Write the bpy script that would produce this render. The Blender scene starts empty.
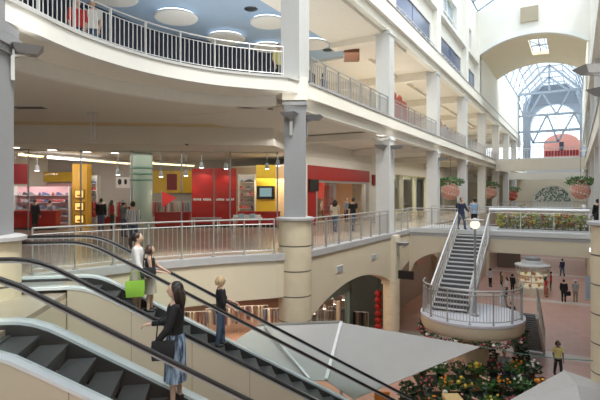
import bpy, bmesh, math, random
from math import sin, cos, pi, radians as R, sqrt, atan2
from mathutils import Vector, Matrix
random.seed(7)
S = bpy.context.scene
COL = S.collection
# ---------------------------------------------------------------- frame
YAW = R(29.9); F = 480.0; EYE = 8.5; HOR = 193.0
L1, L2, L3 = 6.45, 12.28, 17.95
CY, SY = cos(YAW), sin(YAW)
def c2w(X, Y):                       # metres right / ahead of the viewpoint -> hall axes (x across, y along)
    return (CY*X - SY*Y, SY*X + CY*Y)
def ground(px, py, z=0.0):           # where a sight line meets the level z
    Y = (EYE - z)*F/(py - HOR); return c2w((px-300)/F*Y, Y)
def ahead(px, Y): return c2w((px-300)/F*Y, Y)
# ---------------------------------------------------------------- materials
MATS = {}
def mat(name, col, rough=.55, metal=0., var=.06, scale=6., bump=0., spec=.5):
    if name in MATS: return MATS[name]
    m = bpy.data.materials.new(name); m.use_nodes = True; nt = m.node_tree; n = nt.nodes; l = nt.links
    b = n['Principled BSDF']; b.inputs['Roughness'].default_value = rough; b.inputs['Metallic'].default_value = metal
    b.inputs['Specular IOR Level'].default_value = spec
    tc = n.new('ShaderNodeTexCoord'); ns = n.new('ShaderNodeTexNoise'); ns.inputs['Scale'].default_value = scale
    ns.inputs['Detail'].default_value = 3
    l.new(tc.outputs['Object'], ns.inputs['Vector'])
    mx = n.new('ShaderNodeMix'); mx.data_type = 'RGBA'
    mx.inputs[6].default_value = (*[max(0, c*(1-var)) for c in col], 1); mx.inputs[7].default_value = (*[min(1, c*(1+var)) for c in col], 1)
    l.new(ns.outputs['Fac'], mx.inputs[0]); l.new(mx.outputs[2], b.inputs['Base Color'])
    if bump:
        bp = n.new('ShaderNodeBump'); bp.inputs['Strength'].default_value = bump; l.new(ns.outputs['Fac'], bp.inputs['Height']); l.new(bp.outputs['Normal'], b.inputs['Normal'])
    MATS[name] = m; return m
def tiles(name, c1, c2, grout, size, rough=.3, mortar=.012, w=1., band=None):
    m = bpy.data.materials.new(name); m.use_nodes = True; n = m.node_tree.nodes; l = m.node_tree.links
    b = n['Principled BSDF']; b.inputs['Roughness'].default_value = rough
    tc = n.new('ShaderNodeTexCoord'); br = n.new('ShaderNodeTexBrick'); br.offset = 0
    br.inputs['Scale'].default_value = 1/size; br.inputs['Mortar Size'].default_value = mortar; br.inputs['Brick Width'].default_value = w; br.inputs['Row Height'].default_value = 1.
    br.inputs['Color1'].default_value = (*c1, 1); br.inputs['Color2'].default_value = (*c2, 1); br.inputs['Mortar'].default_value = (*grout, 1)
    l.new(tc.outputs['Object'], br.inputs['Vector'])
    out = br.outputs['Color']
    if band:                                          # paler cross bands laid in the paving
        sep = n.new('ShaderNodeSeparateXYZ'); l.new(tc.outputs['Object'], sep.inputs[0])
        md = n.new('ShaderNodeMath'); md.operation = 'PINGPONG'; md.inputs[1].default_value = band[0]; l.new(sep.outputs['Y'], md.inputs[0])
        lt = n.new('ShaderNodeMath'); lt.operation = 'LESS_THAN'; lt.inputs[1].default_value = band[1]; l.new(md.outputs[0], lt.inputs[0])
        mx = n.new('ShaderNodeMix'); mx.data_type = 'RGBA'; l.new(lt.outputs[0], mx.inputs[0]); l.new(out, mx.inputs[6]); mx.inputs[7].default_value = (*band[2], 1)
        out = mx.outputs[2]
    l.new(out, b.inputs['Base Color']); MATS[name] = m; return m
def emi(name, col, st):
    if name in MATS: return MATS[name]
    m = bpy.data.materials.new(name); m.use_nodes = True; n = m.node_tree.nodes; n.clear()
    e = n.new('ShaderNodeEmission'); e.inputs[0].default_value = (*col, 1); e.inputs[1].default_value = st
    o = n.new('ShaderNodeOutputMaterial'); m.node_tree.links.new(e.outputs[0], o.inputs[0]); MATS[name] = m; return m
def glass(name, tint=(.93, .97, .96), gl=.10):
    m = bpy.data.materials.new(name); m.use_nodes = True; n = m.node_tree.nodes; n.clear(); l = m.node_tree.links
    t = n.new('ShaderNodeBsdfTransparent'); t.inputs[0].default_value = (*tint, 1)
    g = n.new('ShaderNodeBsdfGlossy'); g.inputs['Roughness'].default_value = .03
    fr = n.new('ShaderNodeMath'); fr.operation = 'MULTIPLY'; lw = n.new('ShaderNodeFresnel'); lw.inputs[0].default_value = 1.4
    fr.inputs[1].default_value = gl*10; l.new(lw.outputs[0], fr.inputs[0])
    mx = n.new('ShaderNodeMixShader'); l.new(fr.outputs[0], mx.inputs[0]); l.new(t.outputs[0], mx.inputs[1]); l.new(g.outputs[0], mx.inputs[2])
    o = n.new('ShaderNodeOutputMaterial'); l.new(mx.outputs[0], o.inputs[0]); MATS[name] = m; return m
WHITE = mat('white_paint', (.85, .85, .82), .6, var=.03, scale=2)
WALLW = mat('warm_white_paint', (.88, .86, .79), .65, var=.03, scale=1)
CREAM = mat('cream_paint', (.70, .64, .50), .65, var=.03, scale=1.5)
BEIGE = mat('beige_wall', (.63, .56, .43), .65, var=.04, scale=1.2)
TAN = mat('tan_plaster', (.86, .77, .57), .7, var=.05, scale=1)
STONE = mat('beige_stone', (.66, .58, .43), .5, var=.12, scale=2.5, bump=.05)
GROOVE = mat('stone_joint', (.16, .14, .12), .8)
GREYP = mat('grey_paint', (.30, .31, .33), .5, var=.04)
LGREY = mat('pale_grey_paint', (.60, .61, .61), .5, var=.04)
CONC = mat('grey_edge_stone', (.42, .42, .43), .55, var=.08, scale=5)
STEEL = mat('brushed_steel', (.62, .63, .64), .32, .75, var=.08, scale=20)
STEELR = mat('satin_steel_rail', (.42, .42, .42), .35, .4, var=.05)
RAILW = mat('pale_steel_rail', (.74, .75, .76), .35, .3, var=.03)
ALU = mat('silver_deck', (.70, .77, .83), .25, .25, var=.04, scale=4)
BLACK = mat('black_rubber', (.012, .012, .014), .35, var=.1)
DARK = mat('dark_skirt', (.022, .023, .025), .5)
STEP = mat('step_metal', (.075, .08, .083), .45, .4, var=.15, scale=30)
TREADG = mat('stair_tread_grey', (.11, .11, .12), .6, var=.1)
NOSE = mat('stair_nosing', (.72, .72, .73), .5)
CLAD = tiles('cladding_panels', (.50, .46, .37), (.52, .48, .39), (.27, .24, .19), 1.25, .45, .006)
CEIL = mat('ceiling_paint', (.76, .73, .68), .75, var=.03, scale=.8)
CEILB = mat('gallery_blue_ceiling', (.36, .46, .58), .75, var=.08, scale=.6)
COVE_GLOW = mat('cove_glow_ochre', (.72, .58, .36), .7)  # glow of the lit cove put into the ochre colour
DISC = mat('disc_grey', (.72, .69, .63), .7)
NAVY = mat('dark_navy_wall', (.03, .035, .06), .6)
BLUEW = mat('blue_opening_glazing', (.06, .10, .22), .25)
RED = mat('red_paint', (.40, .008, .007), .4, var=.05)
DRED = mat('dark_red_cloth', (.25, .015, .02), .7)
YEL = mat('yellow_paint', (.80, .52, .04), .5, var=.04)
ORA = mat('orange_paint', (.82, .42, .03), .45)
PINKLIT = mat('pink_lit_white_wall', (.85, .50, .54), .6)  # white wall; the pink lighting on it is put into its colour
SHELF = mat('white_shelf', (.8, .8, .8), .4)
TEAL = mat('teal_sign', (.17, .26, .26), .5)
BROWN = mat('brown_wood', (.20, .085, .045), .5, var=.15)
SHUT = mat('brown_shutter', (.14, .10, .075), .6)
CANV = mat('white_canvas', (.45, .435, .42), .8, var=.05, scale=3)
SSTEEL = mat('steel_blue_grey', (.30, .35, .41), .5, .2)
LOUV = mat('louvre_grey', (.20, .23, .27), .6)
GLASS = glass('clear_glass'); GLASSG = glass('greenish_glass', (.965, .985, .975), .05); ROOFG = glass('roof_glass', (.88, .93, .97), .06)
SHOPG = glass('shop_glass', (.92, .95, .94), .05)
TUBEW = emi('tube_light_white', (1, .95, .85), 9); TUBEY = emi('tube_light_warm', (1, .80, .45), 3.0)
SPOTE = emi('spot_lamp_glow', (1, .93, .8), 14); RINGE = emi('ring_lamp_glow', (.80, .90, 1.), 2.2)
DOWNE = emi('downlight_glow', (1, .9, .75), 5); GLOBE = emi('lamp_globe_glow', (1, .95, .78), 1.1)
SCREEN = emi('screen_glow', (.45, .62, .65), .6); WARME = emi('lit_case_glow', (1, .55, .15), 1.6)
SKINM = mat('skin', (.62, .40, .30), .55, var=.04); SKIND = mat('dark_skin', (.20, .11, .075), .55, var=.04)
LEAF = mat('leaf_green', (.06, .16, .04), .6, var=.3, scale=9); LEAF2 = mat('leaf_pale_green', (.20, .30, .08), .6, var=.3, scale=9); LEAFD = mat('leaf_dark', (.025, .06, .025), .6, var=.3)
# ---------------------------------------------------------------- mesh building
def vec(p): return Vector(p)
class MB:
    def __init__(s): s.v = []; s.f = []; s.m = []; s.mi = 0
    def add(s, vs, fs):
        o = len(s.v); s.v += [tuple(p) for p in vs]
        for f in fs: s.f.append([o+i for i in f]); s.m.append(s.mi)
        return s
    def box(s, x0, y0, z0, x1, y1, z1):
        return s.add([(x0,y0,z0),(x1,y0,z0),(x1,y1,z0),(x0,y1,z0),(x0,y0,z1),(x1,y0,z1),(x1,y1,z1),(x0,y1,z1)],
                     [(0,3,2,1),(4,5,6,7),(0,1,5,4),(1,2,6,5),(2,3,7,6),(3,0,4,7)])
    def obox(s, c, d, M=None):
        M = M or Matrix.Identity(3); c = vec(c); a, b, e = d[0]/2, d[1]/2, d[2]/2
        vs = [c + M @ vec((x*a, y*b, z*e)) for x, y, z in ((-1,-1,-1),(1,-1,-1),(1,1,-1),(-1,1,-1),(-1,-1,1),(1,-1,1),(1,1,1),(-1,1,1))]
        return s.add(vs, [(0,3,2,1),(4,5,6,7),(0,1,5,4),(1,2,6,5),(2,3,7,6),(3,0,4,7)])
    def bar(s, p, q, w, h=None):
        p, q = vec(p), vec(q); d = (q-p); L = d.length; d.normalize()
        up = vec((0,0,1)) if abs(d.z) < .95 else vec((1,0,0))
        a = d.cross(up).normalized(); b = a.cross(d)
        return s.obox((p+q)/2, (L, w, h or w), Matrix((d, a, b)).transposed())
    def tube(s, pts, r, n=8, closed=False, sy=1.):
        P = [vec(p) for p in pts]; N = len(P); rs = r if isinstance(r, (list, tuple)) else [r]*N
        T = []
        for i in range(N):
            if closed: t = P[(i+1) % N] - P[i-1]
            else: t = P[min(i+1, N-1)] - P[max(i-1, 0)]
            T.append(t.normalized() if t.length > 1e-9 else vec((0,0,1)))
        up = vec((0,0,1)) if abs(T[0].z) < .9 else vec((1,0,0))
        a = T[0].cross(up).normalized(); vs = []; fs = []
        for i in range(N):
            a = (a - T[i]*a.dot(T[i])); a = a.normalized() if a.length > 1e-6 else T[i].orthogonal().normalized()
            b = T[i].cross(a)
            for k in range(n):
                t = 2*pi*k/n; vs.append(P[i] + a*cos(t)*rs[i] + b*sin(t)*rs[i]*sy)
        for i in range(N if closed else N-1):
            j = (i+1) % N
            for k in range(n): fs.append((i*n+k, i*n+(k+1)%n, j*n+(k+1)%n, j*n+k))
        if not closed: fs.append(tuple(range(n))[::-1]); fs.append(tuple((N-1)*n+k for k in range(n)))
        return s.add(vs, fs)
    def lathe(s, cx, cy, prof, n=24, a0=0, sx=1., sy=1.):
        vs = []; fs = []; N = len(prof)
        for r, z in prof:
            for k in range(n):
                t = a0 + 2*pi*k/n; vs.append((cx + r*sx*cos(t), cy + r*sy*sin(t), z))
        for i in range(N-1):
            for k in range(n): fs.append((i*n+k, i*n+(k+1)%n, (i+1)*n+(k+1)%n, (i+1)*n+k))
        fs.append(tuple(range(n))[::-1]); fs.append(tuple((N-1)*n+k for k in range(n)))
        return s.add(vs, fs)
    def ell(s, c, r, nu=12, nv=8, M=None):
        c = vec(c); vs = []; fs = []; M = M or Matrix.Identity(3)
        for i in range(1, nv):
            p = pi*i/nv
            for k in range(nu):
                t = 2*pi*k/nu; vs.append(c + M @ vec((r[0]*sin(p)*cos(t), r[1]*sin(p)*sin(t), r[2]*cos(p))))
        top = len(vs); vs.append(c + M @ vec((0,0,r[2]))); vs.append(c - M @ vec((0,0,r[2])))
        for k in range(nu):
            fs.append((top, k, (k+1)%nu)); fs.append((top+1, (nv-2)*nu+(k+1)%nu, (nv-2)*nu+k))
            for i in range(nv-2): fs.append((i*nu+k, (i+1)*nu+k, (i+1)*nu+(k+1)%nu, i*nu+(k+1)%nu))
        return s.add(vs, fs)
    def cap(s, p, q, r0, r1, n=10):
        s.tube([p, q], [r0, r1], n); s.ell(p, (r0,)*3, n, 6); s.ell(q, (r1,)*3, n, 6); return s
    def prism(s, poly, z0, z1):
        n = len(poly); vs = [(x,y,z0) for x,y in poly] + [(x,y,z1) for x,y in poly]
        return s.add(vs, [tuple(range(n))[::-1], tuple(range(n, 2*n))] + [(i,(i+1)%n,n+(i+1)%n,n+i) for i in range(n)])
    def prism_x(s, poly, x0, x1):
        n = len(poly); vs = [(x0,y,z) for y,z in poly] + [(x1,y,z) for y,z in poly]
        return s.add(vs, [tuple(range(n))[::-1], tuple(range(n, 2*n))] + [(i,(i+1)%n,n+(i+1)%n,n+i) for i in range(n)])
    def prism_y(s, poly, y0, y1):
        n = len(poly); vs = [(x,y0,z) for x,z in poly] + [(x,y1,z) for x,z in poly]
        return s.add(vs, [tuple(range(n))[::-1], tuple(range(n, 2*n))] + [(i,(i+1)%n,n+(i+1)%n,n+i) for i in range(n)])
    def wall(s, path, z0, z1, th):           # upright wall along a plan path, thickness to its left
        q = offset(path, th); n = len(path)
        for i in range(n-1):
            a, b, c, d = path[i], path[i+1], q[i+1], q[i]
            s.add([(*a,z0),(*b,z0),(*c,z0),(*d,z0),(*a,z1),(*b,z1),(*c,z1),(*d,z1)],
                  [(0,3,2,1),(4,5,6,7),(0,1,5,4),(2,3,7,6)] + ([(3,0,4,7)] if i == 0 else []) + ([(1,2,6,5)] if i == n-2 else []))
        return s
    def leaves(s, c, r, n, size, flat=1.):
        for _ in range(n):
            u = random.uniform(-1,1); t = random.uniform(0, 2*pi); q = sqrt(1-u*u); k = random.uniform(.55, 1)
            p = vec(c) + vec((r[0]*q*cos(t)*k, r[1]*q*sin(t)*k, r[2]*u*k))
            a = vec((random.gauss(0,1), random.gauss(0,1), random.gauss(0,.6))).normalized(); b = a.orthogonal().normalized()
            b = (Matrix.Rotation(random.uniform(0, 6.28), 3, a) @ b); z = size*random.uniform(.6, 1.2)
            s.add([p-a*z, p+b*z*.4, p+a*z, p-b*z*.4], [(0,1,2,3)])
        return s
    def build(s, name, mats, parent=None, world=False, smooth=True, angle=38, kind=None):
        me = bpy.data.meshes.new(name)
        V = s.v
        o = bpy.data.objects.new(name, me); COL.objects.link(o)
        if parent is None:
            xs = [p[0] for p in V]; ys = [p[1] for p in V]; zs = [p[2] for p in V]
            off = ((min(xs)+max(xs))/2, (min(ys)+max(ys))/2, min(zs)); o.location = off
        elif world:
            off = (0,0,0); q = parent
            while q: off = tuple(off[i]+q.location[i] for i in range(3)); q = q.parent
        else: off = (0,0,0)
        me.from_pydata([(p[0]-off[0], p[1]-off[1], p[2]-off[2]) for p in V], [], s.f)
        for m in (mats if isinstance(mats, (list, tuple)) else [mats]): me.materials.append(m)
        me.polygons.foreach_set('material_index', s.m)
        bm = bmesh.new(); bm.from_mesh(me); bmesh.ops.recalc_face_normals(bm, faces=bm.faces); bm.to_mesh(me); bm.free()
        if smooth:
            me.polygons.foreach_set('use_smooth', [True]*len(me.polygons)); me.set_sharp_from_angle(angle=R(angle))
        if parent: o.parent = parent
        if kind: o['kind'] = kind
        return o
def offset(path, d):
    out = []; n = len(path)
    for i in range(n):
        a = Vector(path[max(i-1,0)]); b = Vector(path[min(i+1,n-1)]); t = (b-a).normalized(); nn = Vector((-t.y, t.x))
        k = 1.
        if 0 < i < n-1:
            t1 = (Vector(path[i])-a).normalized(); k = 1/max(.5, Vector((-t1.y, t1.x)).dot(nn))
        p = Vector(path[i]) + nn*d*k; out.append((p.x, p.y))
    return out
def spline(pts, k=6):
    P = [Vector(p) for p in pts]; out = []
    for i in range(len(P)-1):
        p0, p1, p2, p3 = P[max(i-1,0)], P[i], P[i+1], P[min(i+2,len(P)-1)]
        for j in range(k):
            t = j/k; out.append(tuple(.5*((2*p1) + (p2-p0)*t + (2*p0-5*p1+4*p2-p3)*t*t + (3*p1-p0-3*p2+p3)*t**3)))
    out.append(tuple(P[-1])); return out
def resample(path, step):
    P = [Vector(p) for p in path]; L = [0]
    for a, b in zip(P, P[1:]): L.append(L[-1] + (b-a).length)
    n = max(1, round(L[-1]/step)); out = []
    for i in range(n+1):
        d = L[-1]*i/n; j = 0
        while j < len(P)-2 and L[j+1] < d: j += 1
        t = (d-L[j])/max(1e-9, L[j+1]-L[j]); out.append(P[j].lerp(P[j+1], min(1, max(0, t))))
    return out
def tag(o, label, cat, group=None):
    o['label'] = label; o['category'] = cat
    if group: o['group'] = group
    return o
def thing(name, label, cat, loc=(0,0,0), rz=0, group=None):
    o = bpy.data.objects.new(name, None); COL.objects.link(o); o.location = loc; o.rotation_euler = (0,0,rz); o.empty_display_size = .2
    return tag(o, label, cat, group)
def struct(name, mb, m, **k): return mb.build(name, m, kind='structure', **k)
def dup(o, loc, rz=None, label=None, parent=None):
    c = o.copy(); COL.objects.link(c); c.location = loc
    if rz is not None: c.rotation_euler = (0,0,rz)
    if label: c['label'] = label
    def kids(a, b):
        for ch in list(a.children):
            if ch.parent is a:
                d = ch.copy(); COL.objects.link(d); d.parent = b; kids(ch, d)
    kids(o, c); return c
NTH = ['first','second','third','fourth','fifth','sixth','seventh','eighth','ninth','tenth','eleventh','twelfth','thirteenth','fourteenth','fifteenth','sixteenth']
XF, XR = -8.1, .85                                  # the two facades of the hall
COLY = [14.3, 23.6, 33.2, 43.0, 52.9, 62.8, 72.7, 82.6]
ZC = 24.0
# ================================================================ THE SETTING
fl = tiles('terracotta_floor', (.52,.285,.225), (.57,.33,.27), (.52,.40,.34), .45, .35, .02, band=(7.0, .5, (.60,.54,.49)))
struct('floor', MB().box(-34,-12,-.2, 12,125,0), fl)
# level one : edge of the floor
E1 = spline([c2w(*p) for p in ((-6.6,11.9),(-5.6,12.9),(-4.44,14.0),(-2.5,15.3),(-.8,16.0))], 5) + [(XF, 14.7)]
land = [c2w(*p) for p in ((-5.05,11.62),(-4.2,5.7),(-3.9,3.9),(-16,1.0))]
brY0, brY1 = 26.3, 31.6
poly1 = E1 + [(XF, brY0), (XF, 98), (-33, 98), (-33, -6)] + land[::-1]
fl1 = tiles('gallery_floor_tile', (.36,.30,.235), (.40,.335,.265), (.28,.235,.19), .6, .22, .01)
struct('floor_mezzanine', MB().prism(poly1, L1-.12, L1), fl1)
edge1 = MB(); e1path = E1 + [(XF, brY0)]
edge1.wall([(p[0], p[1]) for p in offset(e1path, -.06)], L1-.2, L1+.02, .36)
struct('trim_1', edge1, CONC)
struct('wall_curved', MB().wall(E1, 5.0, L1-.12, .3), BEIGE)
lw = MB(); lw.wall([land[3], land[2], land[1], land[0], E1[0]], 5.2, L1-.1, .25); struct('wall_landing', lw, BEIGE)
# arcade wall on the left, with flat arches between the stone columns
aw = MB(); TOP = L1-.12
for a, b in zip(COLY, COLY[1:]):
    a0, b0 = a+.55, b-.45; n = 20; poly = [(a-.35, TOP), (a-.35, 3.9), (a0, 3.9)]
    for i in range(n+1):
        t = i/n; poly.append((a0+(b0-a0)*t, 4.1+.8*(1-(2*t-1)**2)))
    poly += [(b0, 3.9), (b-.35, 3.9), (b-.35, TOP)]
    aw.prism_x(poly, XF-.45, XF)
struct('wall_arcade', aw, BEIGE)
sv = MB(); sv.prism(offset(E1, .12)[:-1] + [(XF-.12, 14.8), (XF-.12, 98), (-33, 98), (-33, -6), c2w(-16, 1.3), c2w(-4.3, 4.2), c2w(-4.5, 5.8), c2w(-5.3, 11.4)], L1-.5, L1-.13)
struct('ceiling_ground', sv, CEIL)
# level-one bridge over the hall
bs = MB().box(XF, brY0, L1-.3, XR+9, brY1, L1); struct('floor_bridge', bs, CONC)
bf = MB(); n = 14; poly = [(XF, L1-.05), (XF, 4.1)]
for i in range(n+1):
    t = i/n; poly.append((XF+.1+3.0*t, 4.15+1.3*sqrt(max(0, 1-(1-t)**2))))
poly += [(XR+1, 5.45), (XR+1, L1-.05)]
bf.prism_y(poly, brY0+.02, brY0+.4); bf.box(XF, brY1-.4, 5.5, XR+1, brY1-.02, L1-.05)
struct('wall_bridge', bf, BEIGE)
struct('ceiling_bridge', MB().box(XF, brY0+.4, 5.5, XR+9, brY1-.4, 5.6), BEIGE)
struct('trim_2', MB().box(XF, brY0-.06, L1-.12, XR+.1, brY0+.3, L1+.1), LGREY)
# second crossing further along
struct('floor_crossing', MB().box(XF, 60, 5.6, XR+6, 66, L1), BEIGE)
# level two : gallery floor with a curved edge
E2c = [(-6.3,8.2),(-5.75,9.45),(-5.25,11.6),(-4.2,13.5),(-2.8,14.8),(-1.45,15.45),(-.45,15.75)]
E2 = spline([c2w(*p) for p in E2c], 5) + [(XF, 14.5)]
g2 = MB().prism(E2 + [(XF, 98), (-33, 98), (-33, -2)], 11.88, L2-.03); struct('floor_gallery', g2, WALLW)
f2 = MB(); f2.wall(offset(E2, -.05), 11.85, L2, .3); struct('wall_gallery_edge', f2, WHITE)
t2 = MB(); t2.wall(offset(E2, -.09), L2-.02, L2+.06, .3); struct('trim_3', t2, LGREY)
E2i = offset(E2, 1.5); E2j = offset(E2, 1.75)
bd = MB(); bd.wall(E2i, 11.52, 11.9, .25); struct('trim_4', bd, WHITE)
# straight edge beam with two steps
def beam(z0, zt, y0, y1, nm, tr):
    b = MB(); b.box(XF-.4, y0, z0+.42, XF+.06, y1, zt); b.box(XF-.5, y0, z0, XF-.14, y1, z0+.42); struct(nm, b, WALLW)
    struct(tr, MB().box(XF-.2, y0, zt, XF+.1, y1, zt+.06), CONC)
beam(11.37, L2, 14.6, 96, 'wall_edge_lower', 'trim_5'); beam(16.75, L3, -9, 90, 'wall_edge_upper', 'trim_6')
# ceilings over level one
cc = MB(); cc.prism(E2j[:-1] + [(XF-1.2, 14.6), (XF-1.2, 15.2), c2w(-1.5,22.6), c2w(-22,20.6), c2w(-22, 6)], 11.72, 11.87); struct('ceiling', cc, CEIL)
cv = MB(); cv.prism([c2w(-22,20.6), c2w(-1.5,22.6), c2w(-1.5,24.0), c2w(-22,22.2)], 11.73, 11.87); struct('ceiling_cove_glow', cv, COVE_GLOW)  # flush strip in place of the lit slot, its glow painted on
cb = MB(); cb.prism([c2w(-22,21.8), c2w(-1.3,23.8), (-14.4,24.2), (-14.5,37), (-28,45), (-33,45), (-33,8)], 10.85, 11.74)
struct('ceiling_bulkhead', cb, CEIL)
cs = MB(); cs.box(-14.6, 15, 11.70, XF-.5, 96, 11.78)
for y in COLY[1:]: cs.box(-14.6, y-.3, 11.3, XF-.4, y+.3, 11.65)
for a, b in zip(COLY[1:], COLY[2:]): cs.box(-13.4, a+1.2, 11.45, -9.6, a+1.5, 11.63); cs.box(-13.4, b-1.5, 11.45, -9.6, b-1.2, 11.63)
struct('ceiling_arcade', cs, CEIL)
# level two : ceilings and rear walls
kb = MB().prism([c2w(-24,8), c2w(-6,8), (XF-.5,14.0), (-11.5,14.6), (-11.5,27.2), (-33,27.2), (-33,0)], 17.0, 17.2); struct('ceiling_blue', kb, CEILB)
ks = MB(); ks.box(-16, 27.2, 16.85, XF-.45, 96, 17.0); ks.box(-11.5, 14.6, 16.6, XF-.45, 27.2, 17.0)
for i, y in enumerate(COLY[1:]): ks.box(-16 if i else -11.5, y-.35, 16.3, XF-.4, y+.35, 16.9)
ks.box(XF-3.2, 17, 16.62, XF-2.9, 90, 16.9)
struct('ceiling_gallery', ks, mat('gallery_cream', (.80,.74,.65), .7))
struct('wall_gallery_back', MB().box(-16.2, 28, L2, -16, 96, 17), CREAM)
struct('wall_gallery_band', MB().box(-16.0, 24, 14.6, -15.9, 96, 15.2), BROWN)
gb = MB(); gb.wall([c2w(-14,17.5), c2w(-9.4,21.6), c2w(-7.6,25.2), c2w(-3,28.2), c2w(-.5,29.0), (-16.0, 30)], L2-.02, 17.0, .2); struct('wall_gallery_dark', gb, NAVY)
# outer shell
sh = MB().box(-34, -12, 0, -33, 98, 17.95); struct('wall_far_left', sh, WALLW)
struct('floor_attic', MB().box(-33, -9, 17.3, XF-.4, 98, L3), WALLW)
# upper left wall above level three
uw = MB(); piers = [-5, 4.8] + COLY[:4] + [49.4]
for a, b in zip(piers, piers[1:]):
    uw.box(XF-.75, a+.5, 19.85, XF-.35, b-.5, 20.9); uw.box(XF-.75, a+.5, L3, XF-.35, a+1.0, 19.85); uw.box(XF-.75, b-1.0, L3, XF-.35, b-.5, 19.85)
    uw.box(XF-.75, a+.5, 23.6, XF-.35, b-.5, 26.1); uw.box(XF-.75, a+.5, 21.2, XF-.35, a+2.6, 23.6); uw.box(XF-.75, b-2.6, 21.2, XF-.35, b-.5, 23.6)
    uw.box(XF-.75, a+.5, 20.9, XF, b-.5, 21.2)
for y in piers: uw.box(XF-.75, y-.5, L3, XF, y+.5, 26.1)
uw.box(XF-.75, 49.4, L3, XF, 86, ZC)
struct('wall_left', uw, WALLW)
k = 0
for a, b in zip(piers[1:6], piers[2:7]):
    k += 1; w = MB().box(XF-.46, a+1.0, L3+.02, XF-.42, b-1.0, 19.85); w.box(XF-.47, (a+b)/2-.06, L3, XF-.40, (a+b)/2+.06, 19.85); struct(f'window_{k}', w, BLUEW)
    k += 1; w = MB(); w.box(XF-.72, a+2.6, 21.2, XF-.70, b-2.6, 23.6); struct(f'window_{k}', w, mat('pale_window', (.45,.55,.62), .2))
    fr = MB()
    for y in (a+2.6, (a+b)/2-.05, b-2.7): fr.box(XF-.72, y, 21.2, XF-.6, y+.1, 23.6)
    fr.box(XF-.72, a+2.6, 22.4, XF-.6, b-2.6, 22.5); struct(f'trim_{10+k}', fr, WHITE)
# transverse arch wall with a deep plaster soffit
def arc_pts(x0, x1, z0, rise, n=24):
    c = (x0+x1)/2; h = (x1-x0)/2; rr = (h*h+rise*rise)/(2*rise); out = []
    a = math.asin(h/rr)
    for i in range(n+1):
        t = -a+2*a*i/n; out.append((c+rr*sin(t), z0+rise-rr+rr*cos(t)))
    return out
arc = arc_pts(XF, XR, 21.9, 1.35)
tw = MB(); tw.prism_y([(XF-.3, 26.1), (XF-.3, 21.9)] + arc + [(XR+.3, 21.9), (XR+.3, 26.1)], 49.2, 49.6)
struct('wall_arch', tw, WALLW)
am = MB()
for i in range(len(arc)-1):
    (x0, z0), (x1, z1) = arc[i], arc[i+1]; am.add([(x0,49.12,z0),(x1,49.12,z1),(x1,49.12,z1+.35),(x0,49.12,z0+.35),(x0,49.22,z0),(x1,49.22,z1),(x1,49.22,z1+.35),(x0,49.22,z0+.35)], [(0,1,2,3),(4,5,6,7),(0,1,5,4),(3,2,6,7)])
struct('trim_7', am, WHITE)
so = MB()                                            # soffit, open where its roof light sits
for i in range(len(arc)-1):
    (x0, z0), (x1, z1) = arc[i], arc[i+1]
    for ya, yb in ((49.6, 51.2), (51.2, 57.0), (57.0, 60.6)):
        if ya == 51.2 and 11 <= i <= 14: continue
        so.add([(x0,ya,z0),(x1,ya,z1),(x1,yb,z1),(x0,yb,z0),(x0,ya,z0+.3),(x1,ya,z1+.3),(x1,yb,z1+.3),(x0,yb,z0+.3)], [(0,1,2,3),(4,5,6,7),(0,1,5,4),(3,2,6,7),(1,2,6,5),(0,3,7,4)])
struct('ceiling_arch', so, TAN)
struct('wall_arch_rear', MB().prism_y([(XF-.3, 24.6), (XF-.3, 21.9)] + arc + [(XR+.3, 21.9), (XR+.3, 24.6)], 60.6, 61.0), CREAM)
rl = MB(); xa, xb = arc[11][0], arc[15][0]; rl.bar((xa,54.6,23.6),(xb,54.6,23.6), .1); rl.bar(((xa+xb)/2,52.5,23.6),((xa+xb)/2,57,23.6), .1); rl.bar((xa,52.6,23.6),(xb,56.9,23.7), .08)
struct('window_11', rl, SSTEEL)
# glazed roofs: frame and panes are the room's own roof windows
def roof(nm, prof, y0, y1, dy, pane, num):
    fr = MB(); gl = MB(); y = y0
    while y <= y1+.01:
        for a, b in zip(prof, prof[1:]): fr.bar((a[0], y, a[1]), (b[0], y, b[1]), .12, .16)
        y += dy
    for p in prof: fr.bar((p[0], y0, p[1]), (p[0], y1, p[1]), .12, .16)
    for a, b in zip(prof, prof[1:]):
        m = ((a[0]+b[0])/2, (a[1]+b[1])/2); fr.bar((m[0], y0, m[1]), (m[0], y1, m[1]), .08)
        gl.add([(a[0],y0,a[1]+.1),(b[0],y0,b[1]+.1),(b[0],y1,b[1]+.1),(a[0],y1,a[1]+.1)], [(0,1,2,3)])
    struct(f'window_{num}', gl, pane); struct(f'trim_{num}', fr, SSTEEL)
roof('near', [(XF-.2, 26.2), ((XF+XR)/2, 28.8), (XR+.2, 26.2)], 28, 49.2, 2.65, ROOFG, 20)
roof('far', [(XF, ZC), (-7.3, 26.8), (-5.4, 28.9), (-1.9, 28.9), (0, 26.8), (XR, ZC)], 61, 104, 4.3, ROOFG, 21)
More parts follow.
